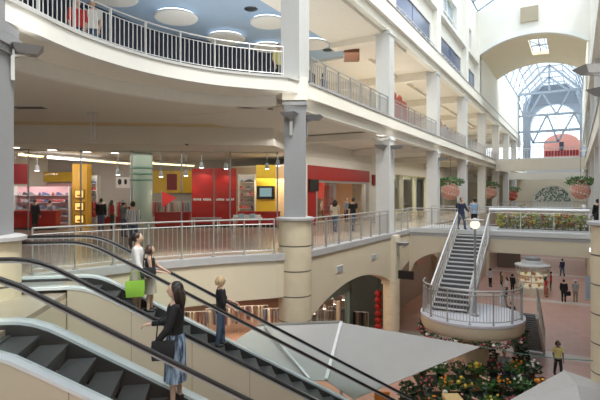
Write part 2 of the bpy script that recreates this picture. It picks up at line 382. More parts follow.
# end gable: louvred wall with a tall arched window
ga = [( -3.55+4.1*cos(pi-pi*i/24), 21.3+4.1*sin(pi*i/24)) for i in range(25)]
gw = MB(); gw.prism_y([(XF-1, 15), (ga[0][0], 15)] + ga + [(ga[-1][0], 15), (XR+1, 15), (XR+1, 26), (0, 27.5), (-1.9, 29.2), (-5.4, 29.2), (-7.3, 27.5), (XF-1, 26)], 103.6, 104)
struct('wall_end', gw, LOUV)
lv = MB()
for i in range(26):
    z = 25.6+i*.14; w = 4.6 if z < 27 else 4.6-(z-27)*1.1; lv.box(-3.6-w, 103.3, z, -3.6+w, 103.6, z+.06)
for i in range(70):
    z = 15.4+i*.15
    lv.box(XF-.9, 103.3, z, ga[0][0], 103.6, z+.06)
struct('trim_8', lv, SSTEEL)
wf = MB()
for i in range(24): wf.bar((ga[i][0],103.5,ga[i][1]), (ga[i+1][0],103.5,ga[i+1][1]), .25)
for z in (17.5, 20.2, 22.9): wf.bar((-7.6,103.5,z), (.5,103.5,z), .16)
for t in range(-3, 4): x = -3.55+t*1.25; wf.bar((x,103.5,15.2), (x,103.5, 21.3+sqrt(max(.1, 16.8-(t*1.25)**2))), .10)
struct('trim_9', wf, SSTEEL)
struct('window_12', MB().prism_y([(ga[0][0], 15)] + ga + [(ga[-1][0], 15)], 103.7, 103.74), ROOFG)
struct('floor_terrace', MB().box(XF-3, 60, 11.75, XR+4, 64, L2), LGREY)
struct('wall_crossing', MB().box(XF, 59.7, 11.05, XR+2, 60.05, L2+.05), WALLW)
struct('wall_crossing_rear', MB().box(XF-1, 74, 10.4, XR+2, 74.5, 11.3), WALLW)
struct('floor_far_terrace', MB().box(-33, 98, 12, 12, 106, 15), LGREY)
# right side of the hall
rw = MB()
rw.box(XR, 4, L1-.45, 6, 98, L1); rw.box(XR, 4, 11.37, 6, 98, L2); rw.box(XR, 4, 16.75, 6, 98, L3)
struct('floor_right', rw, WALLW)
ru = MB()
for y in range(10, 100, 10): ru.box(XR+.05, y-.6, L3, XR+.6, y+.6, 26.1)
ru.box(XR+.3, -9, 19.5, XR+.7, 98, 26.1); ru.box(XR+.5, -9, L3, XR+.7, 98, 19.5); struct('wall_right', ru, WALLW)
struct('wall_right_back', MB().box(5.8, 4, 0, 6, 98, 17), CREAM)
struct('wall_right_ground', MB().box(2.6, 22, 0, 2.8, 98, 6), BEIGE)
struct('trim_30', MB().box(XR-.06, 4, L2, XR+.2, 98, L2+.06).box(XR-.06, 4, L1, XR+.2, brY0, L1+.06), CONC)
struct('wall_added_shade', MB().box(-33, -12.4, 0, 12, -12, 23), WALLW)  # unseen wall added behind the viewpoint to shade the near hall
struct('wall_right_near', MB().box(5.8, -12, 0, 6, 4, 17), CREAM)
struct('wall_ground_back', MB().box(-28.2, -6, 0, -28, 98, 5.9), CREAM)
struct('wall_far_ground', MB().box(-33, 98.0, 0, 6, 98.3, 11.8), CREAM)
# ================================================================ COLUMNS
def uplight(p, ang, label, group='metal uplights on the columns'):
    t = thing('wall_light', label, 'light', p, ang, group)
    m = MB(); m.box(-.02,-.05,-.55, .05,.05,.08); m.bar((.03,0,-.05),(.32,0,.02), .05); m.build('bracket', STEEL, t)
    s = MB(); s.add([(.08,-.14,0),(.44,-.14,0),(.44,.14,0),(.08,.14,0),(.0,-.26,.16),(.56,-.26,.16),(.56,.26,.16),(.0,.26,.16)], [(0,3,2,1),(4,5,6,7),(0,1,5,4),(1,2,6,5),(2,3,7,6),(3,0,4,7)])
    s.build('shade', GREYP, t)
    d = bpy.data.lights.new('uplight_beam', 'SPOT'); d.energy = 12; d.spot_size = R(150); d.spot_blend = .6; d.color = (1,.93,.82); d.shadow_soft_size = .15; o = bpy.data.objects.new('uplight_beam', d); COL.objects.link(o); o.parent = t; o.location = (.4,0,.2); o.rotation_euler = (pi,0,0)
    return t
def drum_prof(r, z0, z1):
    p = [(r, z0)]; z = z0+.1
    z = z1-.85
    cuts = []
    while z > z0+.2: cuts.append(z); z -= .85
    for c in cuts[::-1]: p += [(r, c-.025), (r-.03, c-.02), (r-.03, c+.02), (r, c+.025)]
    return p + [(r, z1)]
def column(x, y, label, rz=0, w=.66, r=.56, shaft=GREYP, cap=True, z_top=11.2, group='columns along the left arcade', z0=0.):
    t = thing('stone_column', label, 'column', (x, y, z0), 0, group)
    c = 7.55
    MB().lathe(0,0, drum_prof(r, 0, c-z0), 32).build('stone_base', STONE, t)
    jb = MB(); zq = c-z0-.85
    while zq > .2: jb.lathe(0,0, [(r-.02, zq-.019), (r-.006, zq-.018), (r-.006, zq+.018), (r-.02, zq+.019)], 32); zq -= .85
    jb.build('joint_bands', GROOVE, t)
    MB().lathe(0,0, [(r+.02, c-z0), (r+.1, c+.03-z0), (r+.1, c+.1-z0), (r+.02, c+.13-z0)], 32).build('stone_cap', CONC, t)
    M = Matrix.Rotation(rz, 3, 'Z'); b = MB().obox((0,0,(c+.13+z_top)/2-z0), (w, w, z_top-c-.13), M); b.obox((0,0,z_top-.1-z0), (w+.12,w+.12,.1), M); b.build('shaft', shaft, t)
    return t
ax, ay = c2w(-.17, 16.6)
cA = column(ax, ay, 'grey square column on a round beige stone drum at the centre of the hall', YAW, .74, .57, z_top=11.62)
b = MB().obox((0,0,12.02), (.86,.86,.76), Matrix.Rotation(YAW,3,'Z')); b.build('head_block', WALLW, cA)
MB().obox((0,0,14.8), (.72,.72,4.8), Matrix.Rotation(YAW-.5,3,'Z')).build('upper_shaft', LGREY, cA)
dx = Vector((cos(YAW), sin(YAW))); dy = Vector((-sin(YAW), cos(YAW)))
p = Vector((ax, ay)) - dx*.12 - dy*.38; uplight((p.x, p.y, 11.0), YAW-pi/2-.25, 'grey metal uplight on the camera-side face of the centre column')
p = Vector((ax, ay)) + dx*.38; uplight((p.x, p.y, 11.0), YAW-.25, 'grey metal uplight on the right-hand face of the centre column')
lx, ly = c2w(-6.06, 9.4)
cL = column(lx, ly, 'dark grey column on a beige stone drum at the left edge beside the escalators', YAW+.05, .58, .53, z_top=11.75)
cm = MB(); M = Matrix.Rotation(YAW+.05,3,'Z')
for z, w in ((11.35,.68),(11.5,.78),(11.72,.72),(12.1,.64),(12.55,.64)): cm.obox((0,0,z), (w,w,.2 if z < 12 else .5), M)
cm.build('capital', GREYP, cL)
p = Vector((lx, ly)) + dx*.3 + dy*.2; uplight((p.x, p.y, 11.3), YAW+.5, 'metal uplight high on the dark grey column at the left edge')
def hall_column(i, y):
    t = thing('hall_column', ['', 'pale square column just right of the red shopfront', 'pale square column left of the nearest hanging flower ball', 'slim pale column right of the nearest hanging flower ball', 'pale column between the first and second flower balls', 'pale column just beyond the second hanging flower ball', 'distant pale column under the far crossing', 'farthest pale column of the left arcade'][i], 'column', (XF-.42, y, 0), 0, 'columns along the left arcade')
    MB().lathe(.34,0, drum_prof(.42, 0, 4.1), 24).build('stone_base', STONE, t)
    b = MB().box(-.37,-.37,L1, .37,.37,11.4); b.box(-.42,-.42,11.2, .42,.42,11.3); b.build('shaft', LGREY, t)
    b = MB().box(-.37,-.37,L2, .37,.37,16.8); b.box(-.42,-.42,16.55, .42,.42,16.65); b.build('upper_shaft', LGREY, t)
    MB().box(.40,-.36,4.0, .68,.36,L1-.1).build('pilaster', CREAM, t)
    return t
for i, y in enumerate(COLY):
    if i: hall_column(i, y)
for i, w in ((1,'beside the red shopfront'),(2,'left of the flower ball'),(3,'right of the flower ball')):
    uplight((XF-.05, COLY[i], 10.75), 0, f'metal uplight on the hall face of the pale column {w}')
uplight((XF-.42, COLY[1]-.37, 10.75), -pi/2, 'metal uplight on the near face of the pale column beside the red shopfront')
uplight((XF+.27, COLY[1], 5.85), 0, 'metal uplight low on the arcade wall above the black hanging sign')
rx, ry = c2w(9.08, 13.9)
cR = column(rx, ry, 'beige stone column at the right edge of the hall', 0, .7, .57, shaft=LGREY, z_top=11.4, group='columns along the right side')
for i, y in enumerate((25.4, 35, 45, 55, 65)):
    t = thing('hall_column', ['pale square column on the right side behind the bridge railing', 'second pale column along the right side', 'third pale column along the right side', 'fourth pale column along the right side', 'farthest pale column along the right side'][i], 'column', (XR+.5, y, 0), 0, 'columns along the right side')
    MB().lathe(0,0, drum_prof(.42, 0, 6.0), 24).build('stone_base', STONE, t)
    MB().box(-.36,-.36,L1, .36,.36,11.4).build('shaft', LGREY, t); MB().box(-.36,-.36,L2, .36,.36,16.8).build('upper_shaft', LGREY, t)
p = c2w(8.62, 13.5); uplight((p[0], p[1], 11.85), pi+.52, 'large metal uplight on the right side, the upper of two').scale = (1.4,1.4,1.2)
p = c2w(8.72, 13.2); uplight((p[0], p[1], 11.15), pi+.9, 'dark metal uplight on the right side, the lower of two').scale = (1.4,1.4,1.2)
# ================================================================ RAILINGS
def railing(name, label, path, h=1.15, post=1.1, gap=.13, mid=True, m=RAILW, r=.03, posts=True, group='railings of the galleries', bal=.009, low=.12, cap=None):
    P = resample(path, .25); b0 = P[0]; t = thing(name, label, 'railing', tuple(b0), 0, group)
    up = Vector((0,0,h))
    if cap: MB().tube([p+up for p in P], cap, 8, sy=1.).build('handrail', m, t, True)
    else: MB().tube([p+up for p in P], r, 8).build('handrail', m, t, True)
    if mid: MB().tube([p+Vector((0,0,h-.16)) for p in P], r*.6, 6).build('upper_rail', m, t, True)
    MB().tube([p+Vector((0,0,low)) for p in P], r*.6, 6).build('lower_rail', m, t, True)
    Q = resample(path, post)
    for i, q in enumerate(Q):
        a = Q[min(i+1,len(Q)-1)]-Q[max(i-1,0)]; a.z = 0; a.normalize()
        b = MB(); b.obox(q+Vector((0,0,h*.5)), (.035,.07,h), Matrix.Rotation(atan2(a.y,a.x),3,'Z')); b.obox(q+Vector((0,0,.02)), (.1,.12,.04)); b.build('post', m, t, True)
        if i < len(Q)-1 and gap:
            k = max(2, int((Q[i+1]-q).length/gap)); b = MB()
            seg = [p for p in P]
            for j in range(1, k):
                w = q.lerp(Q[i+1], j/k); near = min(P, key=lambda p: (p-w).length); w = w.lerp(near, .0)
                b.bar(w+Vector((0,0,low)), w+Vector((0,0,h-.16 if mid else h)), bal*2)
            b.build('baluster_panel', m, t, True)
    return t
def lift(path, z): return [(p[0], p[1], z) for p in path]
e1r = offset(E1, .12)
railing('gallery_railing', 'pale steel railing along the curved first gallery edge behind the escalators', lift(e1r[:-1], L1+.02), 1.15, 1.05, m=STEELR, bal=.007, r=.027)
railing('gallery_railing', 'pale steel railing in front of the red shopfront', [(XF-.1, 15.1, L1), (XF-.1, 23.1, L1)], 1.15, 1.1, m=STEELR, bal=.007, r=.027)
railing('gallery_railing', 'short pale steel railing right of the red shopfront column', [(XF-.1, 24.1, L1), (XF-.1, brY0+.15, L1)], 1.15, 1.1, m=STEELR, bal=.007, r=.027)
railing('bridge_railing', 'pale steel railing left of the stair head on the bridge', [(XF-.1, brY0+.15, L1), (-5.5, brY0+.15, L1)], 1.2, 1.2, m=STEELR, bal=.008)
railing('bridge_railing', 'pale steel railing in front of the flower bed on the bridge', [(-3.9, brY0+.15, L1), (XR-.3, brY0+.15, L1)], 1.2, 1.5, 0, cap=.085)
railing('bridge_railing', 'railing on the far edge of the bridge behind the flower bed', [(XF-.1, brY1-.15, L1), (XR, brY1-.15, L1)], 1.2, 1.5, .3, m=STEELR)
e2r = offset(E2, .12)
railing('gallery_railing', 'white railing around the curved upper gallery', lift(e2r[:-1], L2+.04), 1.0, 1.12, .14, bal=.009, r=.022)
names = ['between the centre column and the next pale column', 'in the second bay', 'in the third bay', 'in the fourth bay', 'in the farthest bay before the crossing']
for i, (a, b) in enumerate(zip(COLY[:5], COLY[1:6])):
    railing('gallery_railing', f'white railing on the straight upper gallery {names[i]}', [(XF-.1, a+(.5 if i else .75), L2+.05), (XF-.1, b-.5, L2+.05)], 1.0, 1.2, .15 if i < 3 else .22, bal=.012, m=STEELR)
railing('bridge_railing', 'glass-like pale railing on the upper crossing under the vault', [(XF+.1, 59.95, L2+.05), (XR, 59.95, L2+.05)], 1.2, 1.5, .25)
names3 = {2: 'at the top edge of the photo', 3: 'behind the second top-floor pillar'}
for i in (1, 2):
    a, b = COLY[i], COLY[i+1]
    railing('top_floor_railing', f'white railing before the blue top-floor opening {"nearest the camera" if i == 1 else "one bay further along"}', [(XF-.2, a+.6, L3+.06), (XF-.2, b-.6, L3+.06)], .5, 1.0, .2, bal=.022)
railing('bridge_railing', 'low pale railing on the far crossing before the mosaic half-round', [(XF+.1, 60.2, L1), (XR, 60.2, L1)], 1.1, 1.8, .3, m=STEELR)
railing('gallery_railing', 'railing along the right-hand upper gallery', [(XR+.1, 16, L2+.06), (XR+.1, 58, L2+.06)], 1.0, 2.2, .35, bal=.016)
# ================================================================ ESCALATORS
SL = math.tan(R(30)); BEND = .7; DROP = L1
S_END = DROP/SL + BEND/2
def prof(s):
    if s <= 0: return 0.
    if s < BEND: return -SL*s*s/(2*BEND)
    z = -SL*(s-BEND/2)
    e = S_END + BEND/2
    if s > e: return -DROP
    if s > e-BEND: return -DROP + SL*(e-s)**2/(2*BEND)
    return z
def strip(mb, s0, s1, y0, y1, d0, d1, step=.25):
    n = int((s1-s0)/step); P = [s0+(s1-s0)*i/n for i in range(n+1)]; o = []
    for s in P: z = prof(s); o += [(s,y0,z+d0),(s,y1,z+d0),(s,y1,z+d1),(s,y0,z+d1)]
    fs = []
    for i in range(n):
        a = i*4; b = a+4
        fs += [(a,a+1,b+1,b),(a+1,a+2,b+2,b+1),(a+2,a+3,b+3,b+2),(a+3,a,b,b+3)]
    fs += [(0,3,2,1), (n*4,n*4+1,n*4+2,n*4+3)]
    return mb.add(o, fs)
STEPUP = -.08
def escalator(label, cx, cy, ang):
    x, y = c2w(cx, cy); t = thing('escalator', label, 'escalator', (x, y, L1), YAW+R(ang), 'escalators')
    E = S_END+1.6
    for sy in (1, -1):
        a, b = (.55, .80) if sy > 0 else (-.90, -.66)
        strip(MB(), -1.7, E, a, b, .07, .12).build('deck', ALU, t)
        gp_ = strip(MB(), -1.4, E, sy*.72-.007, sy*.72+.007, .12, .99).build('glass_panel', GLASSG, t)
        strip(MB(), -1.6, E, *((.53,.56) if sy > 0 else (-.69,-.66)), -.45, .07).build('skirt', DARK, t)
        strip(MB(), 0.0, E-1.2, *((.78,.83) if sy > 0 else (-.89,-.84)), -1.15, .07).build('cladding', CLAD, t)
        pts = []
        for i in range(9):                             # newel return at the upper end
            q = -pi/2 - pi*i/8; pts.append((-1.45+.30*cos(q), sy*.72, .735 + .30*sin(q)))
        s = -1.4
        while s < E: pts.append((s, sy*.72, prof(s)+1.035)); s += .2
        hr = MB().tube(pts, .031, 10); hr.build('handrail', BLACK, t)
        strip(MB(), -1.4, E, sy*.72-.018, sy*.72+.018, .975, 1.0).build('handrail_track', GREYP, gp_)
    strip(MB(), .6, E-1.4, -.78, .78, -1.15, -1.05).build('soffit', CLAD, t)
    c = MB().box(-2.0,-.52,-.02, -.35,.52,.012); c.build('comb_plate', STEEL, t)
    n = int((S_END+.3)/.4)
    for i in range(-1, n):
        s0 = i*.4+.06; z = prof(s0+.2)+STEPUP; zn = prof(s0+.6)+STEPUP; zp = prof(s0-.2)
        m = MB(); m.box(s0, -.64, z-.05, s0+.4, .52, z)
        k = 5                                           # curved riser
        if z-zn > .01:
            o = []
            for j in range(k+1):
                q = j/k; o += [(s0+.4-.05*sin(q*pi/2), -.64, z-(z-zn+.02)*q), (s0+.4-.05*sin(q*pi/2), .52, z-(z-zn+.02)*q)]
            m.add(o, [(2*j,2*j+1,2*j+3,2*j+2) for j in range(k)])
            m.box(s0+.375, -.64, z-.002, s0+.402, .52, z+.004)
        m.build('step', STEP, t)
    return t
escF = escalator('far escalator beside the curved gallery railing, carrying two women and a blonde woman', -4.97, 10.70, 12.8)
escN = escalator('near escalator with open steps at the bottom left carrying the dark-haired woman', -4.294, 6.674, 10.4)
def esc_pt(e, s, y, z=None):
    M = Matrix.Translation(e.location) @ Matrix.Rotation(e.rotation_euler.z, 4, 'Z'); return M @ Vector((s, y, prof(s) if z is None else z))
# ================================================================ STAIR, LANDING, LOWER FLIGHT
SX0, SX1 = -5.45, -3.95; LZ = 3.4; lcx, lcy, lr = -3.85, 21.3, 2.1
st = thing('staircase', 'grey staircase from the bridge down to the round landing', 'staircase', (SX0, 21, LZ))
n = 19; rise = (L1-LZ)/n; run = (brY0-21.0)/(n-1)
sm = MB(); nm_ = MB()
for i in range(n-1):
    y = brY0-(i+1)*run; z = L1-(i+1)*rise
    tr = MB().box(SX0, y, z-.05, SX1, y+run+.02, z); tr.box(SX0, y+run-.02, z, SX1, y+run-.01, z+rise-.05); tr.build('tread', TREADG, st, True)
    MB().box(SX0+.02, y-.015, z-.045, SX1-.02, y+.05, z+.008).build('nosing', NOSE, st, True)
for x in (SX0-.1, SX1+.02):
    b = MB().prism_x([(21.0, LZ), (brY0, L1-.05), (brY0, L1-.5), (21.3, LZ-.1), (21, LZ)][::-1], x, x+.08); b.build('stringer', LGREY, st, True)
def stair_rail(label, x, ya, za, yb, zb, name='stair_railing'):
    t = thing(name, label, 'railing', (x, ya, za), 0, 'stair railings'); h = 1.0
    d = Vector((0, yb-ya, zb-za))
    pts = [(x,ya,za+.25),(x,ya-.08*(1 if yb>ya else -1),za+.6),(x,ya,za+h)] + [(x,ya+(yb-ya)*i/8,za+(zb-za)*i/8+h) for i in range(1,9)]
    MB().tube(pts, .045, 8).build('handrail', RAILW, t, True)
    for k in (.35, .68): MB().tube([(x,ya,za+k),(x,yb,zb+k)], .02, 6).build('lower_rail', RAILW, t, True)
    for i in range(6):
        q = i/5; MB().bar((x,ya+(yb-ya)*q,za+(zb-za)*q),(x,ya+(yb-ya)*q,za+(zb-za)*q+h), .04).build('post', STEEL, t, True)
    for i in range(5):
        b = MB()
        for j in range(1, 6):
            q = (i+j/6)/5; b.bar((x,ya+(yb-ya)*q,za+(zb-za)*q+.05),(x,ya+(yb-ya)*q,za+(zb-za)*q+h), .016)
        b.build('baluster_panel', RAILW, t, True)
    return t
stair_rail('pale handrail on the left side of the upper stair flight', SX0-.04, 21.0, LZ+.05, brY0+.1, L1)
stair_rail('pale handrail on the right side of the upper stair flight', SX1+.06, 21.2, LZ+.05, brY0+.1, L1)
ld = thing('stair_landing', 'round stair landing with pale floor hung with a flower garland', 'landing', (lcx, lcy, 2.75))
MB().lathe(lcx, lcy, [(lr-.05, LZ-.12), (lr, LZ-.1), (lr, LZ), (lr-.02, LZ+.01)], 48).build('floor_slab', mat('landing_floor', (.62,.62,.68), .4), ld, True)
MB().lathe(lcx, lcy, [(lr-.45, LZ-.66), (lr-.12, LZ-.6), (lr-.03, LZ-.45), (lr-.03, LZ-.12)], 48).build('drum_fascia', BEIGE, ld, True)
MB().lathe(lcx, lcy, [(.75, 0), (.7, .1), (.7, LZ-.6)], 24).build('support_pier', STONE, ld, True)
a0 = pi-.05; a1 = 2*pi+.35
lpath = [(lcx+(lr-.12)*cos(a0+(a1-a0)*i/30), lcy+(lr-.12)*sin(a0+(a1-a0)*i/30), LZ) for i in range(31)]
railing('landing_railing', 'curved steel railing around the round stair landing', lpath, 1.3, .85, .11, m=STEELR, bal=.009, r=.035, group='stair railings')
lf = thing('staircase', 'lower stair flight from the round landing down to the ground floor', 'staircase', (-2.2, 22.9, 0))
n = 20; rise = LZ/n; run = .3
for i in range(n-1):
    y = 22.9+i*run; z = LZ-(i+1)*rise
    tr = MB().box(-2.85, y, z-.05, -1.5, y+run+.02, z); tr.build('tread', TREADG, lf, True)
for x in (-2.93, -1.5): MB().prism_x([(22.8, LZ-.05), (28.8, .05), (28.7, 0), (28.3, 0), (22.8, LZ-.28)], x, x+.08).build('stringer', LGREY, lf, True)
stair_rail('handrail on the outer side of the lower stair flight', -1.44, 22.9, LZ, 28.7, .05)
stair_rail('handrail on the inner side of the lower stair flight', -2.9, 22.9, LZ, 28.7, .05)
lp = thing('lamp_post', 'slim lamp post with a glowing globe on the stair landing', 'lamp', (*ground(475, 316, LZ), LZ+.01))
MB().lathe(0,0, [(.16,0),(.16,.05),(.07,.12),(.06,.5),(.05,.6),(.045,3.55),(.07,3.6)], 16).build('pole', GREYP, lp)
MB().ell((0,0,3.78), (.2,.2,.19), 20, 12).build('globe', GLOBE, lp)
MB().lathe(0,0, [(.1,3.92),(.42,3.95),(.44,3.98),(.1,4.02),(.02,4.06)], 24).build('shade', STEEL, lp)
# garland under the landing
PINK = mat('pink_petal', (.45,.08,.11), .6, var=.2); CORAL = mat('coral_petal', (.72,.40,.32), .6, var=.25, scale=12); ORP = mat('orange_petal', (.80,.28,.03), .6, var=.25); YLP = mat('yellow_petal', (.75,.55,.08), .6, var=.2); WHP = mat('white_petal', (.75,.72,.66), .6, var=.1); LILAC = mat('lilac_petal', (.50,.35,.50), .6, var=.2); REDP = mat('red_petal', (.62,.04,.03), .6, var=.2)
gt = thing('flower_garland', 'green garland with red flowers hung below the round landing', 'garland', (lcx, lcy-lr, LZ-.75))
g = MB(); fl_ = MB(); wf_ = MB()
for i in range(40):
    a = pi-.1+(pi+.5)*i/39; c = (lcx+(lr+.02)*cos(a), lcy+(lr+.02)*sin(a), LZ-.66-.08*abs(sin(i*.55)))
    g.leaves(c, (.17,.17,.14), 26, .07)
    if i % 2 == 0:
        for _ in range(2): fl_.ell(vec(c)+vec((random.uniform(-.12,.12), random.uniform(-.16,-.02), random.uniform(-.1,.1))), (.06,.06,.05), 7, 5)
    if i % 7 == 3: wf_.ell(vec(c)+vec((0,-.15,.04)), (.07,.07,.06), 8, 6)
g.build('foliage', LEAFD, gt, True); fl_.build('red_blossoms', PINK, gt, True); wf_.build('white_blossoms', WHP, gt, True)
# ================================================================ CANOPIES
def panel(mb, A, B, C, D, sag, n=8, th=.02):
    A, B, C, D = map(vec, (A,B,C,D)); P = []
    for i in range(n+1):
        for j in range(n+1):
            u, v = i/n, j/n; p = A*(1-u)*(1-v)+B*u*(1-v)+C*u*v+D*(1-u)*v; p = p - Vector((0,0,sag*16*u*(1-u)*v*(1-v))); P.append(p)
    m = len(P); vs = P + [p-Vector((0,0,th)) for p in P]; fs = []
    for i in range(n):
        for j in range(n):
            a = i*(n+1)+j; q = (a, a+1, a+n+2, a+n+1); fs += [q, tuple(x+m for x in q[::-1])]
    ring = [j for j in range(n+1)] + [i*(n+1)+n for i in range(1,n+1)] + [n*(n+1)+j for j in range(n-1,-1,-1)] + [i*(n+1) for i in range(n-1,0,-1)]
    for i in range(len(ring)): a, b = ring[i], ring[(i+1)%len(ring)]; fs.append((a, b, b+m, a+m))
    mb.add(vs, fs)
W3 = lambda X, Y, z: (*c2w(X, Y), z)
FL, FR, NRG, NL, TIP, NR = W3(-1.34,15.2,4.3), W3(1.33,15.5,4.32), W3(.72,13.2,3.35), W3(-3.4,13.2,3.35), W3(5.64,15,3.7), W3(1.5,13.4,2.75)
cn = thing('stall_canopy', 'big white fabric canopy with a pointed tip beyond the escalators', 'canopy', W3(1.3,14.3,0))
m = MB(); panel(m, FL, FR, NRG, NL, .06); m.build('left_sail', CANV, cn, True)
m = MB(); panel(m, FR, TIP, NR, NRG, .16, 12); m.build('right_sail', CANV, cn, True)
lift3 = lambda p, d=.03: (p[0], p[1], p[2]+d)
MB().bar(lift3(FR), lift3(NRG), .09, .05).build('ridge_bar', mat('white_enamel', (.85,.85,.85), .3), cn, True)
MB().bar(lift3(FL), lift3(FR), .07, .06).build('rear_bar', STEEL, cn, True)
MB().bar(lift3(W3(-1.1,15.1,4.28)), lift3(W3(.25,13.2,3.37)), .07, .05).build('strut', STEEL, cn, True)
for q in (FL, FR, NL): MB().tube([(q[0],q[1],0), (q[0],q[1],q[2]-.02)], .05, 10).build('pole', STEEL, cn, True)
MB().tube([TIP, W3(6.6,14.7,3.6), W3(7.6,14.3,3.58), W3(8.52,13.95,3.62)], .012, 6).build('rope', mat('green_rope', (.10,.20,.16), .7), cn, True)
c2 = thing('stall_canopy', 'white square canopy at the bottom right corner', 'canopy', W3(7,11.6,0))
qs = [W3(8.2,14.9,3.0), W3(4.9,12.2,3.0), W3(6.1,9.9,3.0), W3(9.4,12.6,3.0)]
cen = vec(qs[0])*.25+vec(qs[1])*.25+vec(qs[2])*.25+vec(qs[3])*.25+Vector((0,0,.55))
m = MB()
for a, b in zip(qs, qs[1:]+qs[:1]): m.add([a, b, tuple(cen), lift3(a,-.02), lift3(b,-.02), tuple(cen-Vector((0,0,.02)))], [(0,1,2),(5,4,3),(0,1,4,3)])
for a, b in zip(qs, qs[1:]+qs[:1]): m.add([a, b, lift3(b,-.22), lift3(a,-.22)], [(0,1,2,3)])
m.build('canvas_top', CANV, c2, True)
for q in qs: MB().tube([(q[0],q[1],0), (q[0],q[1],3.0)], .045, 10).build('pole', STEEL, c2, True)
m = MB()
for a, b in zip(qs, qs[1:]+qs[:1]): m.bar(lift3(a,-.05), lift3(b,-.05), .05)
m.build('frame', STEEL, c2, True)
# ================================================================ SHOPS ON LEVEL ONE
def cX(px, Y): return (px-300)/F*Y
def zz(py, Y): return EYE + (HOR-py)/F*Y
def camthing(name, label, cat, px, Y, z, group=None): x, y = ahead(px, Y); return thing(name, label, cat, (x, y, z), YAW, group)
def cam_struct(name, X0, X1, Y0, Y1, z0, z1, m):
    struct(name, MB().prism([c2w(X0,Y0), c2w(X1,Y0), c2w(X1,Y1), c2w(X0,Y1)], z0, z1), m)
cam_struct('wall_shop_back', -26, -.5, 34.6, 34.9, L1, 10.85, mat('shop_white_wall', (.52,.49,.47), .6))
struct('wall_shop_side', MB().wall([(-14.55, 25.9), c2w(-.55,28.6), c2w(-.55,34.9)], L1, 10.85, .2), WALLW)
struct('wall_shop_left', MB().wall([c2w(-26,34.9), c2w(-24,22)], L1, 10.85, .2), WALLW)
cam_struct('wall_shop_pink_lit', -20.6, -15.7, 34.45, 34.58, L1, 9.2, PINKLIT)
cam_struct('trim_31', -19.5, -14.9, 34.3, 34.45, 9.3, 10.0, YEL)
cam_struct('wall_shop_yellow', cX(152,34), cX(193,34), 34.3, 34.5, 8.5, 10.1, YEL)
gp = [c2w(-20, 25.2), c2w(-9.3, 26.6), c2w(-1.3, 27.6)]
struct('window_13', MB().wall(gp, L1+.02, 10.85, .02), SHOPG)
mm = MB()
for q in resample(gp, 2.9): mm.box(q[0]-.03, q[1]-.03, L1, q[0]+.03, q[1]+.03, 10.85)
struct('trim_32', mm, GREYP)
struct('trim_33', MB().wall(gp, 10.78, 10.85, .1), CEIL)
# red shopfront further right
struct('wall_red_fascia', MB().box(-14.9, 26.0, 9.35, -14.45, 36.4, 10.25), RED)
struct('wall_shop_row', MB().box(-14.9, 26.0, 10.25, -14.5, 96, 11.65).box(-14.9, 36.4, L1, -14.5, 41.5, 10.25), WALLW)
struct('trim_34', MB().box(-14.9, 26.0, L1, -14.4, 27.1, 9.35), RED)
struct('trim_35', MB().box(-14.85, 27.1, L1, -14.5, 27.5, 9.35).box(-14.85, 35.7, L1, -14.5, 36.4, 9.35).box(-14.8, 27.1, 9.2, -14.55, 36.4, 9.35), STEEL)
struct('window_14', MB().box(-14.66, 27.5, L1, -14.64, 30.6, 9.2).box(-14.66, 33.4, L1, -14.64, 35.7, 9.2), SHOPG)
struct('wall_red_shop_back', MB().box(-20.2, 26, L1, -20, 37, 10.2).box(-20, 25.8, L1, -14.9, 26, 10.2).box(-20, 36.8, L1, -14.9, 37, 10.2), mat('warm_cream', (.72,.58,.40), .6))
struct('ceiling_red_shop', MB().box(-20.2, 25.8, 10.2, -14.9, 37, 10.3), WALLW)
sb = tag(MB().box(-14.4, 26.1, 8.6, -14.3, 27.3, 9.35).build('shop_sign', BLACK), 'black blank sign panel on the red pillar of the red shopfront', 'sign')
ws = tag(MB().box(-14.5, 37.0, 9.15, -14.35, 37.9, 10.0).build('wall_sign', DRED), 'small dark red wall sign right of the red shopfront', 'sign')
d = thing('standing_banner', 'red advertising panel standing in the red shop doorway', 'panel', (-15.6, 31.2, L1)); MB().box(-.05,-.7,.1,.05,.7,2.6).build('panel', RED, d); MB().box(-.25,-.75,0,.25,.75,.1).build('foot', STEEL, d)
d = thing('standing_banner', 'glowing red hanging panel deep in the red shop', 'panel', (-17.5, 33.0, L1+1.6)); MB().box(-.05,-1.3,0,.05,1.3,1.3).build('panel', emi('red_lightbox', (.9,.06,.04), .9), d); MB().box(-.02,-1.2,1.3,.02,-1.17,2.1).box(-.02,1.17,1.3,.02,1.2,2.1).build('cord', STEEL, d)
for i in range(4):
    sh_ = thing('display_shelf', f'white shelf with boxes on the {NTH[i]} level in the red shop', 'shelf', (-19.6, 29.0, L1+.5+i*.6), 0, 'shelves in the red shop'); MB().box(-.3,-1.6,0,.3,1.6,.05).build('board', SHELF, sh_); MB().box(-.35,-1.5,-.2,-.3,-1.4,.05).box(-.35,1.4,-.2,-.3,1.5,.05).build('bracket', STEEL, sh_)
